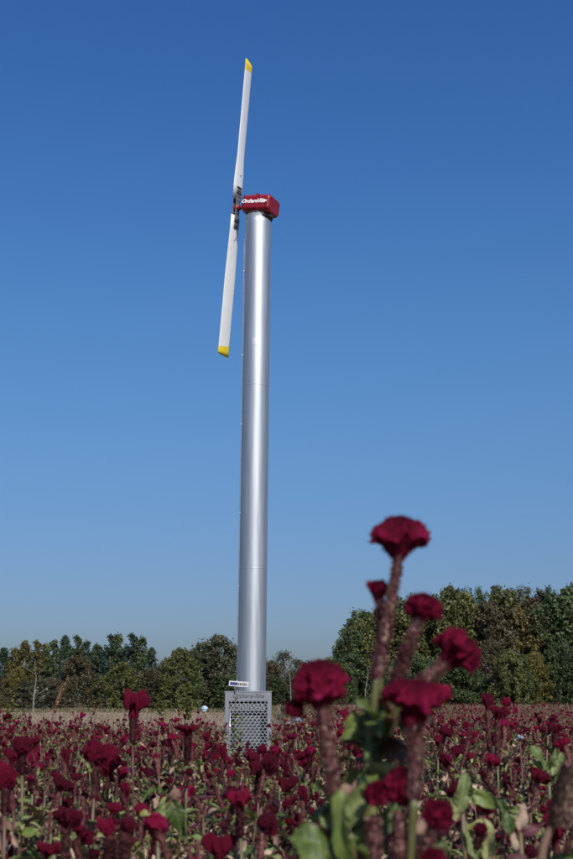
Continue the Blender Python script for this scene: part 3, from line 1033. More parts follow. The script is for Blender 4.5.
def stalk_geo(seed, L, r0, r1, sides, n, nb, bs, bend=0.0):
    """seed-covered flower stalk: from z=0 (bottom, r1) up to z=L (top, r0), rough with small bracts"""
    rnd = random.Random(seed)
    V, F = tube([(bend * math.sin(PI * k / n) * L, 0, L * k / n) for k in range(n + 1)],
                [(r1 + (r0 - r1) * (k / n)) * (1 + 0.10 * rnd.uniform(-1, 1)) * (0.85 if k == 0 else 1) for k in range(n + 1)], sides)
    V = [tuple(v) for v in V]
    for _ in range(nb):
        t = rnd.random()
        a = rnd.uniform(0, 6.28)
        r = (r1 + (r0 - r1) * t) * 0.92
        c = Vector((math.cos(a), math.sin(a), 0))
        b = Vector((bend * math.sin(PI * t) * L, 0, L * t)) + c * r
        tan = Vector((-math.sin(a), math.cos(a), 0))
        up = (c * rnd.uniform(0.15, 0.75) + tan * rnd.uniform(-.4, .4) + Vector((0, 0, rnd.uniform(0.4, 1.0)))).normalized()
        s = bs * rnd.uniform(0.6, 1.5)
        i = len(V)
        V += [(b - tan * s * .35)[:], (b + tan * s * .35)[:], (b + up * s + tan * s * .12)[:], (b + up * s * 1.1 - tan * s * .12)[:]]
        F.append((i, i + 1, i + 2, i + 3))
    return V, F


def leaf_geo(seed, L, W, nu, nv, curl=0.5, fold=0.3, wave=0.1, twist=0.3, tip=1.0):
    """leaf from origin along +X, upper side +Z"""
    rnd = random.Random(seed)
    a = rnd.uniform(0, 6.28)
    V = []
    for i in range(nu + 1):
        u = i / nu
        wd = W * (math.sin(PI * (u ** 0.75)) ** 0.8 if 0 < u < 1 else 0.0) * 0.5 + W * 0.02
        ang = curl * u
        cx = L * (math.sin(ang) / curl if abs(curl) > 1e-3 else u)
        cz = -L * ((1 - math.cos(ang)) / curl if abs(curl) > 1e-3 else 0)
        tw = twist * u
        for j in range(nv + 1):
            s = (j / nv) * 2 - 1
            y = s * wd
            z = abs(s) * wd * fold + wave * W * math.sin(u * 9 + a + s * 1.5) * abs(s) * 0.8 + 0.04 * W * math.sin(u * 40) * abs(s)
            yy = y * math.cos(tw) - z * math.sin(tw)
            zz = y * math.sin(tw) + z * math.cos(tw)
            V.append((cx + zz * math.sin(ang), yy, cz + zz * math.cos(ang)))
    return V, grid_faces(nv + 1, nu + 1)


class Lib:
    """part shapes at one level of detail, kept as numpy and turned to shared meshes on demand"""
    def __init__(s, lod):
        s.lod = lod
        s.geo = {}
        s.me = {}
        hN, hJ = [(56, 26), (16, 9), (7, 4)][lod]
        for k in range(10):
            sh = [dict(w=.070, d=.046, h=.050), dict(w=.058, d=.050, h=.046), dict(w=.082, d=.036, h=.058, droop=.15, fold=.3), dict(w=.064, d=.052, h=.040, flat=.95), dict(w=.050, d=.036, h=.055, neck=.25),
                  dict(w=.076, d=.050, h=.060), dict(w=.046, d=.036, h=.036), dict(w=.085, d=.040, h=.050, droop=.1), dict(w=.06, d=.03, h=.064, fold=.32), dict(w=.054, d=.048, h=.05)][k]
            sh['fold'] = sh.get('fold', .24) + .10
            sh['dome'] = k in (0, 1, 3, 6, 9)
            hv, hf = head_geo(40 + k, hN, hJ, wr=[.17, .13, .0][lod], freq=78, **sh)
            nt = [700, 30, 0][lod]
            if nt:
                va = np.array(hv); rs = np.random.RandomState(k)
                c = va[rs.choice(np.arange(hN * 3, len(va)), nt)]
                dd = c - np.array([0, 0, sh['h'] * .5]); dd /= np.linalg.norm(dd, axis=1)[:, None] + 1e-9
                dd = dd + rs.normal(size=dd.shape) * .45
                L_ = [.0035, .006][lod] * (.4 + rs.rand(nt, 1)); t_ = rs.normal(size=dd.shape) * [.0009, .002][lod]
                q = np.stack([c - t_, c + t_, c + dd * L_], 1).reshape(-1, 3)
                b0 = len(hv); hv = list(hv) + [tuple(r_) for r_ in q]
                hf = list(hf) + [(b0 + i, b0 + i + 1, b0 + i + 2) for i in range(0, len(q), 3)]
            s.geo['head', k] = (hv, hf), HEAD
        for k in range(5):
            L = [.055, .08, .04, .10, .065][k]
            s.geo['stalk', k] = stalk_geo(60 + k, L, [.0055, .005, .0042, .0065, .005][k], [.003, .0028, .0026, .003, .0024][k], [7, 4, 3][lod], [6, 3, 1][lod], [300, 56, 6][lod], [.0075, .011, .018][lod], 0.06), STALK
            s.geo['spike', k] = stalk_geo(80 + k, L * 1.1, .0012, .0042, [7, 4, 3][lod], [6, 3, 1][lod], [300, 56, 6][lod], [.0070, .010, .017][lod], 0.10), STALK
        for k in range(8):
            L = [.085, .11, .07, .10, .06, .12, .08, .095][k]
            W = [.024, .030, .015, .018, .018, .036, .010, .026][k]
            nu, nv = [(9, 4), (4, 2), (2, 1)][lod]
            for c in (GREEN, PALE, DRY, WINE, YEL):
                cu = [0.5, 0.9, 1.3, 0.3, 1.8, 0.8, 1.1, 0.2][k] * (1.6 if c == DRY else 1)
                s.geo['leaf', k, c] = leaf_geo(90 + k, L, W, nu, nv, cu, .35 if c != DRY else .8, .18 if c != DRY else .4, [.3, -.5, .9, -.2, 1.2, .2, -.9, .5][k]), c

    def mesh(s, key):
        if key[0] == 'raw':
            mb = MB(); mb.add(*key[1])
            return mb.mesh('dry_twig', [PLANT_MATS[key[2]]])
        if key not in s.me:
            (v, f), m = s.geo[key]
            mb = MB(); mb.add(v, f)
            s.me[key] = mb.mesh({'head': 'flower_head', 'stalk': 'seed_stalk', 'spike': 'seed_spike', 'leaf': 'leaf'}[key[0]], [PLANT_MATS[m]])
        return s.me[key]

    def tris(s, key):
        if key[0] == 'raw':
            t = []
            for q in key[1][1]:
                for i in range(1, len(q) - 1): t.append((q[0], q[i], q[i + 1]))
            return np.array([tuple(p) for p in key[1][0]]), np.array(t, dtype=np.int64), key[2]
        k2 = ('t',) + key
        if k2 not in s.me:
            (v, f), m = s.geo[key]
            t = []
            for q in f:
                for i in range(1, len(q) - 1):
                    t.append((q[0], q[i], q[i + 1]))
            s.me[k2] = (np.array(v), np.array(t, dtype=np.int64), m)
        return s.me[k2]


LIBS = [Lib(0), Lib(1), Lib(2)]


def plant_plan(seed, lod=0, style='comb'):
    """list of (part name, key or geometry, matrix, parent index)"""
    rnd = random.Random(seed)
    parts = []
    h = rnd.uniform(0.76, 0.93)
    lx, ly = rnd.uniform(-.17, .17), rnd.uniform(-.17, .17)
    stem = curve_pts([(0, 0, -.03), (lx * .2, ly * .2, h * .35), (lx * .7, ly * .6, h * .7), (lx, ly, h)], 8)
    sides = [7, 4, 3][lod]
    stem_parts = [tube(stem, [.0058 - .0025 * k / 8 for k in range(9)], sides)] if lod < 2 else [tube([stem[3], stem[8]], [.005, .004], 3)]

    def bloom(p, d, s, big=True):
        sk = rnd.randrange(5)
        r = rnd.random()
        L = [.055, .08, .04, .10, .065][sk] * s
        if big or r < 0.40:
            hs = s * rnd.choice((.5, .6, .72, .8, 1.05)) if big else s * rnd.uniform(.35, .75)
            top = Vector(p) + Vector(d).normalized() * L * .96
            hi = len(parts)
            d2 = (Vector(d).normalized() + Vector((rnd.uniform(-.95, .95), rnd.uniform(-.95, .95), 0))).normalized()
            parts.append(('flower_head', ('head', rnd.randrange(10)), align(d2, rnd.uniform(0, 6.28), hs, top) @ Matrix.Diagonal((rnd.uniform(.65, 1.2), rnd.uniform(.65, 1.2), rnd.uniform(.75, 1.5), 1)), None))
            parts.append(('seed_stalk', ('stalk', sk), align(d, rnd.uniform(0, 6.28), s, p), hi))
        elif r > .72:
            for q_ in range(4 if lod < 2 else 2):
                parts.append(leafpart(rnd, Vector(p), rnd.uniform(0, 6.28), rnd.uniform(.4, .8)))
        else:
            parts.append(('seed_spike', ('spike', sk), align(d, rnd.uniform(0, 6.28), s, p), None))
    d0 = (stem[8] - stem[7]).normalized()
    main = rnd.random()
    bloom(stem[8], d0 + Vector((rnd.uniform(-.4, .4), rnd.uniform(-.4, .4), 0)), rnd.uniform(.85, 1.15), main < 0.72)
    nb = rnd.choice([4, 5, 6, 7, 8]) if lod < 2 else rnd.choice([2, 3, 4])
    for b in range(nb):
        k = rnd.choice([4, 5, 6, 7])
        b0 = stem[k]
        a = rnd.uniform(0, 6.28)
        out = rnd.uniform(.04, .13); up = rnd.uniform(.07, .30)
        e = b0 + Vector((math.cos(a) * out, math.sin(a) * out, up))
        if e.z > h * 1.05: e.z = h * 1.0 - rnd.uniform(0, .08)
        m_ = (b0 + e) / 2 + Vector((math.cos(a) * out * .3, math.sin(a) * out * .3, -up * .08))
        if lod < 2:
            stem_parts.append(tube(curve_pts([b0, m_, e], 4), [.0034, .003, .0028, .0026, .0024], [5, 3, 3][lod]))
        bloom(e, (e - m_).normalized() + Vector((rnd.uniform(-.45, .45), rnd.uniform(-.45, .45), .05)), rnd.uniform(.6, .95), False)
        for q in range(5 if lod < 2 else 2):
            a2 = rnd.uniform(0, 6.28)
            parts.append(leafpart(rnd, m_.lerp(e, rnd.random()), a2, rnd.uniform(.55, .85)))
    nl = [46, 44, 17][lod]
    for q in range(nl):
        t = rnd.uniform(.40, .995)
        p = stem[min(8, int(t * 8))].lerp(stem[min(8, int(t * 8) + 1)], .5)
        parts.append(leafpart(rnd, p, rnd.uniform(0, 6.28), rnd.uniform(.5, 1.2) * (1.25 - .45 * t)))
    for q in range(3 if lod < 2 else 1):
        a = rnd.uniform(0, 6.28); b0 = Vector((rnd.uniform(-.1, .1), rnd.uniform(-.1, .1), rnd.uniform(.3, .6)))
        e = b0 + Vector((math.cos(a) * rnd.uniform(.05, .22), math.sin(a) * rnd.uniform(.05, .22), rnd.uniform(.15, .42)))
        twigs = tube(curve_pts([b0, (b0 + e) / 2 + Vector((rnd.uniform(-.03, .03), rnd.uniform(-.03, .03), 0)), e], 4), [.0026, .0024, .002, .0017, .001], 3)
        parts.append(('dry_twig', ('raw', twigs, DRY), Matrix.Identity(4), None))
    mb = MB()
    for q in stem_parts: mb.add(*q)
    return parts, mb


def leafpart(rnd, p, a, s):
    el = rnd.uniform(-.5, 1.0)
    c = rnd.choices((GREEN, PALE, DRY, WINE, YEL), (34, 24, 24, 12, 6))[0]
    M = Matrix.Translation(p) @ Matrix.Rotation(a, 4, 'Z') @ Matrix.Rotation(-el, 4, 'Y') @ Matrix.Rotation(rnd.uniform(-.5, .5), 4, 'X') @ Matrix.Diagonal((s, s, s, 1))
    return ('leaf', ('leaf', rnd.randrange(8), c), M, None)


NPROTO = 26
PROTO0 = []
for k in range(NPROTO):
    parts, mb = plant_plan(500 + k, 0)
    parts = [(n_, (k_, LIBS[0].mesh(k_)), M_, p_) for n_, k_, M_, p_ in parts]
    PROTO0.append((parts, mb.mesh("stem", [M_STEM])))


def make_plant(pi, loc, rz, s, label, group=None):
    parts, stem_me = PROTO0[pi]
    root = thing("cockscomb_plant", label, "flower plant", loc, rz, group)
    root.scale = (s, s, s)
    obj("stem", stem_me, root)
    objs = []
    for name, key, M, par in parts:
        me = key[1]
        if par is None:
            o = obj(name, me, root, M=M)
        else:
            po, PM = objs[par]
            o = obj(name, me, po, M=PM.inverted() @ M)
        objs.append((o, M))
    return root


# ------------------------------------------------------------------ the foreground plants, stalk by stalk
def fg_head(parent, px, py, Y, wpx, hpx, ppm, dirv, seed, **kw):
    """comb whose foot sits at (px, py)"""
    w = wpx / ppm; h = hpx / ppm
    opts = dict(w=w, d=w * kw.pop('dr', .7), h=h, wr=kw.pop('wr', .10), freq=kw.pop('freq', 75), fold=kw.pop('fold', .2))
    opts.update(kw)
    mb = MB(); mb.add(*head_geo(seed, 110, 56, **opts))
    vv = mb.v[0]; rr_ = np.sqrt((vv[:, 0] / (w / 2)) ** 2 + (vv[:, 1] / (opts['d'] / 2)) ** 2)
    mb.t[0] = .47 + .47 * np.clip((rr_ - .72) / .33, 0, 1) + .22 * (vv[:, 2] < .3 * h) * np.clip(rr_, 0, 1)
    # the fine velvet nap: short tufts standing on the comb
    v = mb.v[0]; rnd = np.random.RandomState(seed)
    idx = rnd.choice(np.arange(110 * 12, len(v)), 2600)
    c = v[idx]
    cen = np.array([0, 0, .5 * h])
    dd = c - cen; dd /= np.linalg.norm(dd, axis=1)[:, None] + 1e-9
    dd = dd + rnd.normal(size=dd.shape) * .35
    t_ = rnd.normal(size=dd.shape) * .0006
    L = (.0018 + .002 * rnd.rand(len(c)))[:, None]
    q = np.stack([c - t_, c + t_, c + dd * L], 1).reshape(-1, 3)
    mb.add(q, [(i, i + 1, i + 2) for i in range(0, len(q), 3)], t=.55)
    p = at(px, py, Y)
    return obj("flower_head", mb.mesh("flower_head", [M_COMB]), parent, M=alignx(dirv, 0, 1, p))


def fg_path(pts):
    return [at(*p) for p in pts]


def fg_stalk(parent, pts, radii, seed, nb=900, bs=.0042, mt=None):
    """bristly seed stalk following photo points"""
    rnd = random.Random(seed)
    radii = [q * .54 for q in radii]; bs = bs * 1.35; nb = int(nb * 1.2)
    cp = curve_pts(fg_path(pts), 22)
    rr = [float(np.interp(k / 22, np.linspace(0, 1, len(radii)), radii)) * (1 + .08 * rnd.uniform(-1, 1)) for k in range(23)]
    mb = MB(); mb.add(*tube(cp, rr, 14))
    V, F = [], []
    for _ in range(nb):
        k = rnd.uniform(0, 21.999); i = int(k); f = k - i
        c = cp[i].lerp(cp[i + 1], f); d = (cp[i + 1] - cp[i]).normalized()
        r = rr[i] * (1 - f) + rr[i + 1] * f
        x = d.cross(Vector((rnd.uniform(-1, 1), rnd.uniform(-1, 1), rnd.uniform(-1, 1)))).normalized()
        b = c + x * r * .93; tn = d.cross(x)
        up = (x * rnd.uniform(.15, .85) + tn * rnd.uniform(-.5, .5) + d * rnd.uniform(.35, 1.)).normalized()
        s = bs * rnd.uniform(.5, 1.5); j = len(V)
        V += [(b - tn * s * .4)[:], (b + tn * s * .4)[:], (b + up * s * .8 + tn * s * .25)[:], (b + up * s * 1.2)[:], (b + up * s * .8 - tn * s * .25)[:]]
        F.append((j, j + 1, j + 2, j + 3, j + 4))
    mb2 = MB(); mb2.v = mb.v; mb2.f = mb.f; mb2.m = mb.m; mb2.t = mb.t; mb2.n = mb.n
    base = mb.n
    mb.v.append(np.array(V)); mb.f += [[a + base for a in q] for q in F]; mb.m += [0] * len(F)
    mb.t.append(np.repeat([rnd.random() for _ in range(len(F))], 5)); mb.n += len(V)
    return obj("seed_stalk", mb.mesh("seed_stalk", [mt or M_FGSTALK]), parent)


def fg_stem(parent, paths, name="stem"):
    mb = MB()
    for pts, rad in paths:
        cp = curve_pts(fg_path(pts), 16)
        mb.add(*tube(cp, [float(np.interp(k / 16, np.linspace(0, 1, len(rad)), rad)) for k in range(17)], 10))
    return obj(name, mb.mesh(name, [M_FGSTEM]), parent)


def fg_sprinkle(paths, n, seed, s0=.035, s1=.085, top=15):
    """small mixed leaves growing from the stems"""
    rr = random.Random(seed); out = []
    for _ in range(n):
        pts, rad = rr.choice(paths)
        cp = curve_pts(fg_path(pts), 16)
        q_ = rr.randint(3, top)
        p = cp[q_]
        mt = rr.choices((M_GREEN, M_PALE, M_DRY, M_WINE), (5, 3, 3, 2))[0]
        L = rr.uniform(s0, s1)
        mb = MB(); mb.add(*leaf_geo(rr.randrange(999), L, L * rr.uniform(.22, .42), 14, 6, rr.uniform(.4, 2.0), .45, .22, rr.uniform(-1, 1)))
        out.append(obj("leaf", mb.mesh("leaf", [mt]), None, M=Matrix.Translation(p) @ Matrix.Rotation(rr.uniform(0, 6.28), 4, 'Z') @ Matrix.Rotation(-rr.uniform(-.4, 1.2), 4, 'Y') @ Matrix.Rotation(rr.uniform(-.8, .8), 4, 'X')))
    return out


def fg_leaf(parent, p0, p1, W, Y, mt, seed, curl=.5, roll=0., Y1=None, fold=.3, label=None):
    a, b = at(*p0, Y), at(*p1, Y1 or Y)
    x = (b - a); L = x.length * (1 + curl * .04); x.normalize()
    view = (a - Vector((0, 0, CAM_H))).normalized()
    z = (-view + Vector((0, 0, .5))); z = (z - x * z.dot(x)).normalized()
    y = z.cross(x)
    R = Matrix((x, y, z)).transposed().to_4x4()
    M = Matrix.Translation(a) @ R @ Matrix.Rotation(roll, 4, 'X') @ Matrix.Rotation(-curl * .5, 4, 'Y')
    mb = MB(); mb.add(*leaf_geo(seed, L, W * .88 / HPX * Y, 18, 8, curl * 1.25, fold * 1.2, .3, .35))
    o = obj("leaf", mb.mesh("leaf", [mt]), parent, M=M)
    if label: o['label'] = label
    return o


def build_foreground():
    Y = 1.53
    ppm = HPX / Y
    r = lambda px: px / 2 / ppm
    # 1. the tallest plant
    t = thing("cockscomb_plant", "tallest cockscomb plant, rising above the treeline in the foreground with five combs", "flower plant", at(372, 1100, Y + .05))
    inv = t.matrix_basis.inverted() if False else Matrix.Translation(-t.location)
    W = obj("anchor", None)  # temporary world-space frame
    start = len(bpy.data.objects)
    made = []
    fanA = fg_head(None, 397, 567, Y, 54, 50, ppm, (.09, 0, 1), 11, neck=.15, droop=.05, fold=.19, dr=.65, flat=.98, wr=.085, freq=55, fan=True); made.append(fanA)
    sA = fg_stalk(None, [(376, 680, Y), (384, 640, Y), (391, 600, Y), (395, 580, Y), (398, 560, Y)], [r(15), r(17), r(14), r(10), r(7)], 1, 1500)
    headB = fg_head(None, 380, 606, Y + .03, 16, 23, ppm, (-.12, 0, 1), 12, neck=.35, fold=.25, dr=.8, freq=90); made.append(headB)
    sB = fg_stalk(None, [(380, 664, Y + .03), (382, 635, Y + .03), (380, 604, Y + .03)], [r(12), r(9), r(7)], 2, 600)
    headC = fg_head(None, 421, 622, Y - .02, 33, 26, ppm, (.15, 0, 1), 13, neck=.24, droop=.02, fold=.11, dr=.85, freq=70, wr=.13, dome=True); made.append(headC)
    sC = fg_stalk(None, [(393, 690, Y), (402, 665, Y - .01), (411, 640, Y - .02), (420, 618, Y - .02)], [r(16), r(17), r(14), r(9)], 3, 1400)
    headD = fg_head(None, 441, 668, Y, 44, 38, ppm, (.62, -.05, .62), 14, neck=.24, droop=.12, fold=.24, dr=.8, freq=75); made.append(headD)
    sD = fg_stalk(None, [(404, 700, Y), (418, 684, Y), (432, 674, Y), (444, 664, Y)], [r(12), r(14), r(17), r(15)], 4, 1200)
    headE = fg_head(None, 413, 726, Y - .08, 56, 42, ppm * 1.08, (.10, -.1, 1), 15, neck=.40, droop=.16, fold=.2, dr=.75, freq=52, wr=.13); made.append(headE)
    sE = fg_stalk(None, [(414, 800, Y - .08), (415, 770, Y - .08), (416, 745, Y - .08), (414, 722, Y - .08)], [r(15), r(17), r(20), r(23)], 5, 1700)
    P1 = [([(362, 1100, Y + .05), (360, 950, Y + .03), (362, 840, Y + .02), (368, 760, Y + .01), (374, 700, Y), (377, 676, Y)], [.006, .006, .0055, .005, .0045]),
                          ([(362, 840, Y + .02), (376, 770, Y + .02), (386, 710, Y + .01), (394, 686, Y)], [.005, .0045, .004]),
                          ([(372, 790, Y + .03), (377, 740, Y + .04), (381, 700, Y + .03), (380, 660, Y + .03)], [.004, .0035, .003]),
                          ([(376, 770, Y + .02), (390, 730, Y + .01), (398, 708, Y), (405, 698, Y)], [.004, .004, .004]),
                          ([(402, 1050, Y - .03), (408, 900, Y - .06), (414, 798, Y - .08)], [.0055, .005, .005])]
    stem = fg_stem(None, P1)
    made += [stem]
    lv = [fg_leaf(None, (377, 760), (344, 735), 30, Y + .05, M_GREEN, 21, .9, .3, fold=.5),
          fg_leaf(None, (365, 745), (352, 712), 26, Y + .06, M_GREEN, 22, .7, -.5),
          fg_leaf(None, (384, 712), (392, 664), 11, Y + .04, M_PALE, 23, .3, .2),
          fg_leaf(None, (372, 700), (362, 744), 14, Y + .02, M_GREEN, 24, .6, 0.6),
          fg_leaf(None, (365, 830), (390, 757), 18, Y + .02, M_PALE, 25, .4, -.3),
          fg_leaf(None, (372, 775), (362, 742), 9, Y + .0, M_PALE, 26, .5, .1),
          fg_leaf(None, (396, 810), (420, 745), 17, Y + .10, M_GREEN, 27, .5, .3),
          fg_leaf(None, (363, 850), (400, 800), 24, Y + .04, M_GREEN, 28, .7, .3),
          fg_leaf(None, (384, 700), (404, 722), 13, Y + .05, M_DRY, 29, 1.3, .6),
          fg_leaf(None, (362, 838), (338, 792), 30, Y - .01, M_GREEN, 30, .7, .4),
          fg_leaf(None, (408, 880), (448, 838), 26, Y - .05, M_GREEN, 301, .7, .4)]
    made += lv + fg_sprinkle(P1, 44, 5, .035, .08, 9) + fg_sprinkle(P1, 14, 9, .018, .032, 14)
    for o in made:
        o.parent = t; o.matrix_parent_inverse = Matrix.Translation(-t.location)
    for o, hd in ((sA, fanA), (sB, headB), (sC, headC), (sD, headD), (sE, headE)):
        o.parent = hd
        o.matrix_parent_inverse = (Matrix.Identity(4) @ hd.matrix_basis).inverted()
    # 2. the plant on the left with one broad dome comb
    Y2 = 1.5
    t2 = thing("cockscomb_plant", "cockscomb plant with one broad domed comb, left of the tallest plant", "flower plant", at(346, 1100, Y2))
    hF = fg_head(None, 321, 708, Y2, 49, 44, ppm * 1.02, (-.04, -.05, 1), 16, neck=.36, droop=.06, fold=.09, dr=.85, freq=50, wr=.17, dome=True)
    hF2 = fg_head(None, 303, 694, Y2 + .01, 15, 22, ppm, (-.45, -.1, -.75), 161, neck=.3, fold=.2, freq=80)
    sF = fg_stalk(None, [(334, 796, Y2), (331, 770, Y2), (327, 740, Y2), (323, 706, Y2)], [r(14), r(17), r(19), r(20)], 6, 2000)
    P2 = [([(346, 1100, Y2), (342, 950, Y2), (337, 860, Y2), (334, 792, Y2)], [.006, .0055, .005, .005])]
    st2 = fg_stem(None, P2)
    lv = [fg_leaf(None, (340, 838), (318, 782), 30, Y2 + .02, M_GREEN, 31, .6, .9),
          fg_leaf(None, (340, 835), (376, 778), 24, Y2 + .01, M_PALE, 32, .8, -.1, fold=.5),
          fg_leaf(None, (338, 860), (284, 832), 34, Y2 - .03, M_GREEN, 33, .8, .2),
          fg_leaf(None, (336, 890), (296, 845), 30, Y2 - .06, M_GREEN, 34, .8, .3),
          fg_leaf(None, (341, 790), (352, 880), 22, Y2 - .04, M_GREEN, 35, 1.0, .5),
          fg_leaf(None, (350, 880), (370, 812), 24, Y2 + .01, M_GREEN, 36, .8, -.5),
          fg_leaf(None, (338, 800), (312, 838), 22, Y2 + .04, M_GREEN, 37, .9, .8)]
    for o in [hF, hF2, st2] + lv + fg_sprinkle(P2, 30, 6, .04, .085, 12):
        o.parent = t2; o.matrix_parent_inverse = Matrix.Translation(-t2.location)
    sF.parent = hF; sF.matrix_parent_inverse = hF.matrix_basis.inverted()
    # 3. lower plant with the small combs in front of the tallest one's foot
    Y3 = 1.47
    t3 = thing("cockscomb_plant", "lower cockscomb plant with four small combs at the foot of the tallest one", "flower plant", at(404, 1100, Y3))
    heads = [((402, 806), 36, 40, (.0, -.15, 1), 41, [(402, 880), (400, 850), (400, 815)], 20), ((379, 806), 24, 24, (-.1, -.1, 1), 42, [(372, 876), (373, 850), (374, 822)], 18),
             ((434, 828), 30, 28, (.35, -.1, .9), 43, [(414, 880), (424, 850), (434, 826)], 10), ((440, 876), 24, 30, (-.35, -.3, .8), 44, [(452, 930), (447, 900), (441, 874)], 12)]
    paths = []
    for q, ((hx, hy), ww, hh, dv, sd, sp, swd) in enumerate(heads):
        ww *= .84; hh *= .84
        hd = fg_head(None, hx, hy, Y3, ww, hh, ppm, dv, sd, neck=.3, fold=.2, droop=.08, dr=.8, wr=.14, dome=True)
        hd.parent = t3; hd.matrix_parent_inverse = Matrix.Translation(-t3.location)
        s_ = fg_stalk(None, [(*p, Y3) for p in sp], [r(swd), r(swd), r(swd * .8)], sd, 900)
        s_.parent = hd; s_.matrix_parent_inverse = hd.matrix_basis.inverted()
        paths.append(([(404, 1100, Y3), ((404 + sp[0][0]) / 2, 960, Y3), (*sp[0], Y3)], [.005, .004, .004]))
    s3 = fg_stem(None, paths)
    lv = [fg_leaf(None, (420, 900), (470, 862), 30, Y3, M_PALE, 51, .5, .2), fg_leaf(None, (398, 900), (384, 842), 24, Y3 + .03, M_GREEN, 52, .5, .5),
          fg_leaf(None, (410, 860), (424, 812), 16, Y3 + .06, M_DRY, 53, .8, .4)]
    for o in [s3] + lv + fg_sprinkle(paths, 40, 7, .03, .075, 14):
        o.parent = t3; o.matrix_parent_inverse = Matrix.Translation(-t3.location)
    bpy.data.objects.remove(W)


build_foreground()


def single_stalk(px, py, Y, w, h, seed, label, stalkpx=(8, 8, 6), slen=60, lean=(0, 0), dirv=(0, 0, 1), mt_leaf=M_GREEN, leaves=(), neck=.25, droop=.05, fold=.2, dr=.75, dome=False):
    """a plant whose comb foot is at the photo point, grown from the ground on its own stem"""
    Y = Y * 1.5
    w *= .74; h *= .78
    stalkpx = [q * .62 for q in stalkpx]
    p = at(px, py, Y); ppm = HPX / Y
    k = Y / HPX
    base = Vector((p.x + lean[0], p.y + lean[1], 0))
    t = thing("cockscomb_plant", label, "flower plant", base)
    mb = MB(); mb.add(*head_geo(seed, 80, 40, w=w * k, d=w * k * dr, h=h * k, wr=.17, freq=75, fold=fold + .08, dome=dome, neck=neck, droop=droop))
    hd = obj("flower_head", mb.mesh("flower_head", [M_HEAD]), t, M=alignx(dirv, .4 * math.sin(seed), 1, p - base))
    low = p + (base - p) * min(.8, .62 * slen * k / max(.1, p.z))
    L = (p - low).length
    mb = MB(); mb.add(*stalk_geo(seed, L, stalkpx[0] / 2 * k * .62, stalkpx[-1] / 2 * k * .5, 10, 8, 1300, .0085, .02))
    s_ = obj("seed_stalk", mb.mesh("seed_stalk", [M_STALK]), hd, M=(hd.matrix_basis.inverted() @ align(p - low, 0, 1, low - base)))
    mb = MB(); mb.add(*tube(curve_pts([(0, 0, -.03), (low - base) * .5 + Vector((.01, 0, 0)), low - base], 8), [.006 - .002 * q / 8 for q in range(9)], 7))
    obj("stem", mb.mesh("stem", [M_STEM]), t)
    rr = random.Random(seed)
    for (hfrac, ang, Ls, W, mt) in leaves:
        q = (low - base) * hfrac
        mb = MB(); mb.add(*leaf_geo(rr.randrange(999), Ls, W, 12, 6, rr.uniform(.4, 1.2), .35, .15, rr.uniform(-.5, .5)))
        obj("leaf", mb.mesh("leaf", [mt]), t, M=Matrix.Translation(q) @ Matrix.Rotation(ang, 4, 'Z') @ Matrix.Rotation(rr.uniform(-.7, .3), 4, 'Y'))
    for q in range(7):
        ps = (low - base) * rr.uniform(.4, .95)
        c = rr.choice((M_GREEN, M_PALE, M_DRY, M_WINE))
        mb = MB(); mb.add(*leaf_geo(rr.randrange(999), rr.uniform(.06, .11), rr.uniform(.016, .034), 9, 4, rr.uniform(.3, 1.4), .4, .2, rr.uniform(-.8, .8)))
        obj("leaf", mb.mesh("leaf", [c]), t, M=Matrix.Translation(ps) @ Matrix.Rotation(rr.uniform(0, 6.28), 4, 'Z') @ Matrix.Rotation(rr.uniform(-1, .4), 4, 'Y'))
    return t


single_stalk(133, 719, 3.2, 27, 32, 201, "tall cockscomb plant with an upright crimson comb before the thicket, highest on the left side", (15, 10), 40, (.02, 0), (0.05, 0, 1), fold=.36, dr=.9, neck=.42, droop=.12)
single_stalk(188, 736, 2.6, 30, 13, 202, "cockscomb plant with a flat-topped mushroom-like comb on a thick stalk, left of the cabinet", (12, 7), 46, (-.03, 0), (0, 0, 1), neck=.3, droop=.02, fold=.1, dr=.9)
single_stalk(22, 756, 2.2, 24, 24, 203, "cockscomb plant with a round dark comb near the left edge above the paler stalk", (13, 9), 30, (.04, 0), (.1, -.1, 1), fold=.14, dr=.9, dome=True, neck=.35)
single_stalk(96, 770, 2.3, 40, 32, 204, "cockscomb plant with a wide fan-shaped magenta comb on the left side", (9, 8), 44, (-.05, 0), (.25, -.1, 1), neck=.16, droop=.25, fold=.26, dr=.4)
single_stalk(6, 792, 1.9, 26, 30, 205, "cockscomb plant with a dark comb cut by the left edge of the photo", (12, 8), 36, (0, 0), (0, 0, 1), fold=.2, dome=True)
single_stalk(126, 838, 1.25, 22, 22, 206, "blurred cockscomb plant with a pinkish comb on a pale stalk at the bottom left", (16, 15), 60, (.0, 0), (.1, 0, 1), fold=.24)
single_stalk(110, 842, 1.3, 18, 26, 207, "blurred cockscomb plant with a narrow pink comb beside another at the bottom left", (15, 15), 60, (-.02, 0), (-.2, 0, 1), fold=.3, dr=.5)
single_stalk(66, 832, 1.75, 34, 26, 208, "cockscomb plant with a ragged crimson comb low at the left", (10, 8), 40, (.03, 0), (.1, -.1, 1), fold=.26)
single_stalk(487, 712, 3.6, 14, 20, 209, "tall cockscomb plant with pale pink seed tips standing out of the field on the right", (9, 8), 60, (.02, 0), (0, 0, 1), fold=.3)
single_stalk(497, 722, 3.3, 22, 18, 210, "cockscomb plant with a dark comb below the pale pink tips on the right", (9, 6), 60, (-.03, 0), (.2, 0, 1), fold=.24)
single_stalk(506, 710, 3.7, 10, 14, 211, "cockscomb plant with a small narrow comb right of the pale pink tips", (7, 5), 50, (.03, 0), (.1, 0, 1), fold=.3)
single_stalk(240, 812, 1.9, 30, 24, 212, "cockscomb plant with a low dark comb below the cabinet", (11, 8), 40, (.03, 0), (-.1, -.1, 1), fold=.2)
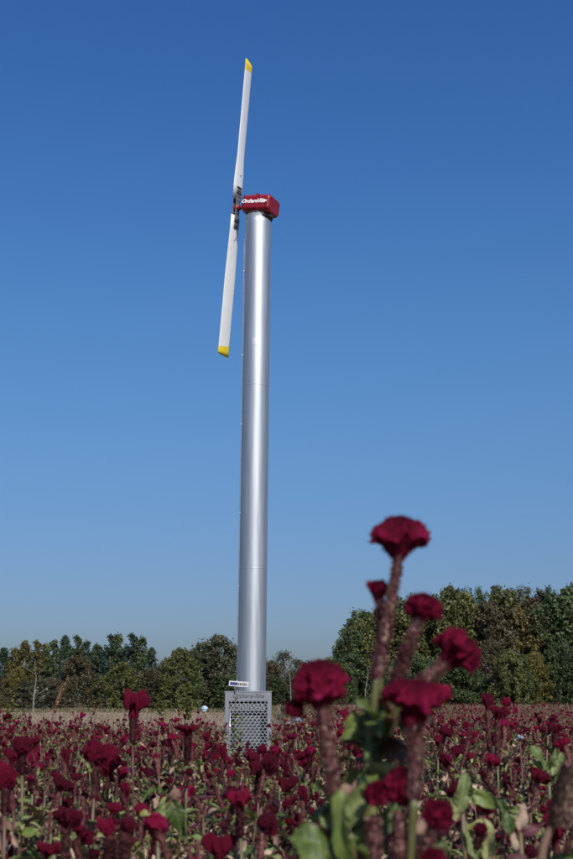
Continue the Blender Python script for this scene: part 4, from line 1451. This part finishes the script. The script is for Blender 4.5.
single_stalk(258, 782, 2.4, 26, 24, 213, "cockscomb plant with a crimson comb left of the broad domed one", (9, 7), 40, (.03, 0), (.2, -.1, 1), fold=.3)
single_stalk(554, 736, 3.4, 16, 14, 214, "cockscomb plant with a bright comb near the right edge", (8, 6), 40, (.03, 0), (.2, -.1, 1), fold=.3)


# brown blurred seed head and its tan stalk at the right edge
def brown_plant():
    Y = 1.6
    t = thing("dried_plant", "dried brown seed head on a bent tan stalk, blurred at the right edge", "dried plant", at(548, 1120, Y))
    k = Y / HPX
    mb = MB(); mb.add(*stalk_geo(77, .075, .010, .024, 16, 10, 1800, .0055, .05))
    hd = obj("seed_head", mb.mesh("seed_head", [leafy("brown_seed_head", [(0, (.07, .04, .03)), (1, (.22, .13, .10))], .8, .1, 200, .3)]), t, M=align((.12, 0, 1), 0, 1, at(566, 828, Y) - t.location))
    mb = MB()
    P = [q - t.location for q in curve_pts(fg_path([(548, 1120, Y), (540, 950, Y), (541, 862, Y), (552, 826, Y), (566, 812, Y)]), 14)]
    mb.add(*tube(P, [.0065 - .002 * i / 14 for i in range(15)], 9))
    obj("stem", mb.mesh("stem", [M_DRY]), t)
    for (a, b, W, mt, sd) in (((548, 860), (592, 858), 12, M_GREEN, 3), ((545, 880), (500, 852), 16, M_WINE, 5)):
        o = fg_leaf(None, a, b, W, Y + .05, mt, sd, .6, .3)
        o.parent = t; o.matrix_parent_inverse = Matrix.Translation(-t.location)


brown_plant()


def leafy_plant(px, py, Y, specs, label, seed):
    """green broad-leaved plant: stem and the leaves the photograph shows"""
    Y = Y * 1.5
    p = at(px, py, Y)
    t = thing("broadleaf_plant", label, "plant", (p.x, p.y, 0))
    mb = MB(); mb.add(*tube(curve_pts([(0, 0, -.03), (.01, 0, p.z * .5), (0, 0, p.z)], 8), [.005] * 9, 7))
    obj("stem", mb.mesh("stem", [M_STEM]), t)
    for i, (a, b, W, mt, cu, ro) in enumerate(specs):
        o = fg_leaf(None, a, b, W, Y, mt, seed + i, cu, ro)
        o.parent = t; o.matrix_parent_inverse = Matrix.Translation(-t.location)


leafy_plant(462, 800, 1.7, [((458, 812), (466, 772), 17, M_PALE, .7, .2), ((466, 800), (487, 790), 12, M_PALE, .7, .5), ((460, 820), (452, 800), 15, M_PALE, .6, -.2),
                            ((482, 818), (492, 862), 22, M_PALE, .6, .2), ((468, 790), (520, 812), 15, M_GREEN, .8, .7), ((478, 860), (462, 826), 14, M_PALE, .6, .1), ((460, 815), (440, 838), 12, M_WINE, 1, .1)],
            "grey-green broad-leaved plant at the lower right beside the tallest flower plant", 400)
leafy_plant(548, 770, 2.6, [((548, 775), (562, 752), 15, M_PALE, .7, .2), ((550, 765), (566, 776), 14, M_PALE, .8, .4), ((545, 770), (528, 742), 13, M_GREEN, .6, .5), ((552, 780), (556, 748), 10, M_GREEN, .5, .2), ((546, 785), (534, 760), 12, M_GREEN, .6, .2)],
            "green broad-leaved plant near the right edge in the middle of the flowers", 430)
leafy_plant(158, 830, 1.8, [((152, 830), (166, 797), 17, M_PALE, .5, .3), ((172, 800), (184, 838), 18, M_GREEN, .6, .2), ((168, 808), (178, 788), 15, M_DRY, .6, .3), ((162, 826), (148, 842), 14, M_YEL, .8, .2), ((155, 822), (140, 812), 12, M_YEL, .8, .2)],
            "broad-leaved plant with one green and one greyish leaf at the lower left", 450)
leafy_plant(520, 830, 1.6, [((520, 830), (524, 803), 12, M_DRY, .4, .1), ((512, 838), (498, 800), 12, M_GREEN, .5, .2), ((520, 836), (545, 822), 12, M_WINE, .6, .3), ((516, 850), (510, 830), 9, M_DRY, .9, .1)],
            "plant with one pale pinkish dried leaf at the lower right", 470)


# ------------------------------------------------------------------ weeds, stalks and small things
def tall_weed(px, ptop, Y, label, seed, mt=M_YEL, n=34, L=.09, group=None, h=None, bend=0.08):
    Y = Y * 1.5
    top = at(px, ptop, Y)
    H = top.z
    rr = random.Random(seed)
    t = thing("tall_weed", label, "weed", (top.x - bend * .4, Y, 0), 0, group)
    cp = curve_pts([(0, 0, -.02), (bend * .1, 0, H * .5), (bend * .4, 0, H)], 16)
    mb = MB(); mb.add(*tube(cp, [.006 - .004 * k / 16 for k in range(17)], 6)); obj("stem", mb.mesh("stem", [M_STEM]), t)
    base = leaf_geo(seed, 1, .26, 5, 2, .7, .3, .05, .2)
    L *= 1.15
    mb = MB(); mb.add(*base); me = mb.mesh("leaf", [mt])
    for k in range(n):
        u = .35 + .64 * k / n
        p = cp[min(16, int(u * 16))]
        s = L * (1.35 - u) * rr.uniform(.7, 1.2)
        obj("leaf", me, t, M=Matrix.Translation(p) @ Matrix.Rotation(k * 2.4 + rr.random(), 4, 'Z') @ Matrix.Rotation(-rr.uniform(.2, .9), 4, 'Y') @ Matrix.Diagonal((s, s * 1.1, s, 1)))


tall_weed(236, 693, 9.0, "yellow-green leafy weed standing in front of the cabinet's grille", 1, M_YEL, 60, .16)
tall_weed(242, 712, 7.8, "shorter green weed beside the taller one before the cabinet", 2, M_GREEN, 44, .14)
tall_weed(203, 634, 30, "slender green sapling poking above the grey-green shrubs left of the tower", 3, M_GREEN, 70, .5, bend=.7)
tall_weed(16, 686, 22, "yellow-green leaning weed at the far left behind the flowers", 4, M_YEL, 50, .35, bend=.4)
tall_weed(28, 700, 20, "short yellow-green weed right of the leaning one at the far left", 5, M_YEL, 40, .26, bend=.5)
tall_weed(85, 696, 18, "leaning pale weed behind the flowers, left of the tall crimson comb", 6, M_YEL, 26, .16, bend=.7)
tall_weed(164, 672, 24, "feathery yellow-green weed standing before the thicket, right of the tall crimson comb", 7, M_YEL, 80, .34, bend=.15)
tall_weed(187, 678, 26, "feathery green weed with pale tips before the thicket", 8, M_YEL, 80, .36, bend=-.15)


def dry_stalk(px0, py0, px1, py1, Y, label, seed):
    Y = Y * 1.5
    a, b = at(px0, py0, Y), at(px1, py1, Y)
    t = thing("dry_seed_stalk", label, "dry stalk", (a.x - (b.x - a.x) * .8, Y, 0))
    mb = MB(); mb.add(*tube(curve_pts([(0, 0, -.02), a - t.location, b - t.location], 10), [.008 - .0005 * k for k in range(11)], 6)); obj("stem", mb.mesh("stem", [M_DRY]), t)
    mb = MB(); L = (b - a).length; mb.add(*stalk_geo(seed, L * .8, .008, .026, 8, 8, 300, .022, 0.03))
    obj("seed_head", mb.mesh("seed_head", [leafy("brown_rust_seeds", [(0, (.12, .06, .03)), (1, (.30, .19, .10))], .8, .1, 60, .4)]), t, M=align(b - a, 0, 1, a + (b - a) * .35 - t.location))


dry_stalk(53, 716, 62, 688, 11, "tan dry seed stalk leaning right above the flowers at the left", 5)
dry_stalk(50, 722, 66, 682, 12.5, "thinner rusty seed stalk behind the tan one at the left", 6)

# dark round stake leaning right of the cabinet
a, b = at(277.5, 719, 18), at(283.2, 705.5, 18)
t = thing("stake", "dark leaning stake right of the cabinet", "stake", (a.x - (b.x - a.x) * 2.2, 18, 0))
mb = MB(); top = b - t.location; bt = Vector((0, 0, -.05)); mb.add(*tube([bt, top * .5, top - (top - bt).normalized() * .09], [.012, .013, .016], 10)); obj("shaft", mb.mesh("shaft", [plain("dark_green_paint", (.025, .032, .02), .5)]), t)
mb = MB(); e = (top - bt).normalized(); mb.add(*tube([top - e * .088, top - e * .08, top - e * .01, top], [.02, .026, .028, .018], 12)); obj("cap", mb.mesh("cap", [M_BLACK]), t)


# pale blue barrel-like scrap at the thicket's edge and a pale lilac bloom in the field
def crumple(px, py, Y, w, h, label, name, cat, m, seed):
    Y = Y * 1.5
    p = at(px, py, Y)
    t = thing(name, label, cat, (p.x, Y, 0))
    k = Y / HPX
    mb = MB(); V, F = head_geo(seed, 24, 14, w=w * k, d=w * k * .8, h=h * k, wr=.16, freq=4.0 / (w * k), fold=.3, neck=.7, dome=True)
    mb.add(V, F); obj("sheet", mb.mesh("sheet", [m]), t, M=Matrix.Translation((0, 0, p.z - h * k / 2)))
    mb = MB(); mb.add(*tube([(0, 0, -.05), (0, 0, p.z - h * k * .3)], [.008, .008], 6)); obj("stick", mb.mesh("stick", [M_STEM]), t)


crumple(204.5, 708.5, 30, 6, 5.5, "small pale blue plastic scrap caught on a stick at the far edge of the flowers", "plastic_scrap", "plastic scrap", M_PBLUE, 5)


def lilac(px, py, Y, wpx, label):
    Y = Y * 1.5
    p = at(px, py, Y); k = Y / HPX
    t = thing("pale_flower", label, "flower", (p.x, Y, 0))
    mb = MB(); mb.add(*tube([(0, 0, -.03), (.01, 0, p.z * .5), (0, 0, p.z)], [.005, .004, .003], 6)); obj("stem", mb.mesh("stem", [M_STEM]), t)
    mb = MB(); mb.add(*leaf_geo(3, wpx * k * .62, wpx * k * .42, 7, 4, .7, .3, .15, .1)); me = mb.mesh("petal", [M_LILAC])
    rr = random.Random(4)
    for q in range(9):
        obj("petal", me, t, M=Matrix.Translation((0, 0, p.z)) @ Matrix.Rotation(q * 2.4, 4, 'Z') @ Matrix.Rotation(-rr.uniform(.1, 1.2), 4, 'Y'))


lilac(296, 722, 6.5, 13, "pale lilac-white bloom among the red flowers right of the cabinet")
lilac(520, 739, 3.6, 9, "small white bloom among the red flowers on the right")

# ------------------------------------------------------------------ the flower field
frnd = random.Random(77)


def field_end(x, y):
    """how far the planting runs along this direction"""
    px = 286.5 + HPX * x / y
    if px < 215: return 20.5
    if px < 272: return 16.5
    if px < 290: return 17 + (px - 272) / 18 * 14
    return min(80, 31 + (px - 290) * 2.0)


pts = []
y = 2.15
while y < 18:
    sp = .235 if y < 6 else .27
    xr = y * .28 + .6
    n = int(2 * xr / sp)
    for i in range(n + 1):
        xx = -xr + 2 * xr * i / n + frnd.uniform(-.5, .5) * sp * .8
        yy = y + frnd.uniform(-.5, .5) * sp * .8
        if yy > field_end(xx, yy) + frnd.uniform(-1.2, 1.2): continue
        pts.append((xx, yy))
    y += sp * .9
pts.sort(key=lambda q: q[1] + 0.0 * abs(q[0]))
vis = lambda q: abs(q[0]) < q[1] * .236 + .08
near = [q for q in pts if vis(q)][:278]
ns = set(near)
rest = [q for q in pts if q not in ns]
GRP = "cockscomb plants crowding the flower field"
SHAPES = ['an oval', 'a rounded', 'a wide drooping', 'a low domed', 'a narrow upright', 'a broad ruffled', 'a small knobby', 'a flat wide', 'a tall crested', 'a plump']
for i, (x, y) in enumerate(near):
    s = frnd.uniform(.93, 1.07)
    if frnd.random() < .12 and y > 3.4: s *= frnd.uniform(1.04, 1.14)
    if y < 2.8: s *= .93
    if y > 7.5 and x < 0: s *= .97
    pi = frnd.randrange(NPROTO)
    px = 286.5 + HPX * x / y
    if y > 3.2 and px < 290: s = min(s, (CAM_H - (713.5 - 699) * y / HPX) / 1.05)
    if 218 < px < 278 and y > 6: s = min(s, (CAM_H - (741 - 699) * y / HPX) / 1.04)
    side = ('at the left' if px < 90 else 'left of the cabinet' if px < 215 else 'below the cabinet' if px < 290 else 'behind tall flowers' if px < 460 else 'at the right')
    row = ('in the nearest rows' if y < 3.2 else 'in the second rows' if y < 4.6 else 'in the third rows' if y < 6.2 else 'in the farther rows')
    hd = [k for nme, k, M, par in PROTO0[pi][0] if nme == 'flower_head']
    shp = SHAPES[hd[0][0][1]] if hd else 'a small'
    make_plant(pi, (x, y, 0), frnd.uniform(0, 6.28), s, "cockscomb with %s comb, %s, %s" % (shp, row, side), GRP)


def merged(name, label, positions, lod, protos, chunk=None, smin=.88, smax=1.1, seed=1):
    rnd = np.random.RandomState(seed)
    data = []
    for (parts, mb) in protos:
        vs, ts, ms, tn, n = [], [], [], [], 0
        items = [(np.concatenate(mb.v), None, STEM, None, mb.f)]
        v = items[0][0]; t = []
        for q in mb.f:
            for i in range(1, len(q) - 1): t.append((q[0], q[i], q[i + 1]))
        vs.append(v); ts.append(np.array(t)); ms.append(np.full(len(t), STEM)); tn.append(np.full(len(v), rnd.rand())); n += len(v)
        for (nm, key, M, par) in parts:
            gv, gt, gm = LIBS[lod].tris(key)
            X = np.array(M)
            vs.append(gv @ X[:3, :3].T + X[:3, 3]); ts.append(gt + n); ms.append(np.full(len(gt), gm)); tn.append(np.full(len(gv), rnd.rand())); n += len(gv)
        data.append((np.concatenate(vs), np.concatenate(ts), np.concatenate(ms), np.concatenate(tn)))
    V, T, Mi, TN, n = [], [], [], [], 0
    for (x, y) in positions:
        v, t, m, tn = data[rnd.randint(len(data))]
        a = rnd.rand() * 2 * PI; s = smin + (smax - smin) * rnd.rand()
        if y < 20 and x < 0: s *= .96
        if 217 < 286.5 + HPX * x / y < 279 and y < 20: s = min(s, max(.35, (CAM_H - (739 - 699) * y / HPX) / 1.05 * (.8 + .2 * rnd.rand())))
        c, si = math.cos(a) * s, math.sin(a) * s
        q = np.empty_like(v)
        q[:, 0] = v[:, 0] * c - v[:, 1] * si + x
        q[:, 1] = v[:, 0] * si + v[:, 1] * c + y
        q[:, 2] = v[:, 2] * s
        V.append(q); T.append(t + n); Mi.append(m); TN.append((tn + rnd.rand()) % 1.0); n += len(v)
    me = tri_mesh(name, np.concatenate(V), np.concatenate(T), np.concatenate(Mi), np.concatenate(TN), PLANT_MATS)
    o = obj(name, me); tag(o, label, 'flower field', kind='stuff')
    return len(me.polygons)


PR1 = [plant_plan(700 + k, 1) for k in range(16)]
PR2 = [plant_plan(800 + k, 2) for k in range(16)]
n1 = merged("flower_field", "crimson cockscomb flowers filling the field up to the cabinet", rest, 1, PR1, seed=3)
far = []
y = 18.0
while y < 84:
    sp = .28 + .010 * (y - 18)
    n = int(.58 * y / sp)
    for i in range(n + 1):
        xx = -.27 * y + .58 * y * i / n + frnd.uniform(-.5, .5) * sp
        yy = y + frnd.uniform(-.5, .5) * sp
        if yy > field_end(xx, yy) + frnd.uniform(-1, 1): continue
        if abs(xx - base_x) < .9 and 21 < yy < 24: continue
        far.append((xx, yy))
    y += sp
n2 = merged("far_flower_field", "distant crimson cockscomb flowers receding to the grass strip on the right", far, 2, PR2, seed=4, smin=.85, smax=1.12)
print("plants near", len(near), "rest", len(rest), "far", len(far), "tris", n1, n2, "objects", len(bpy.data.objects))
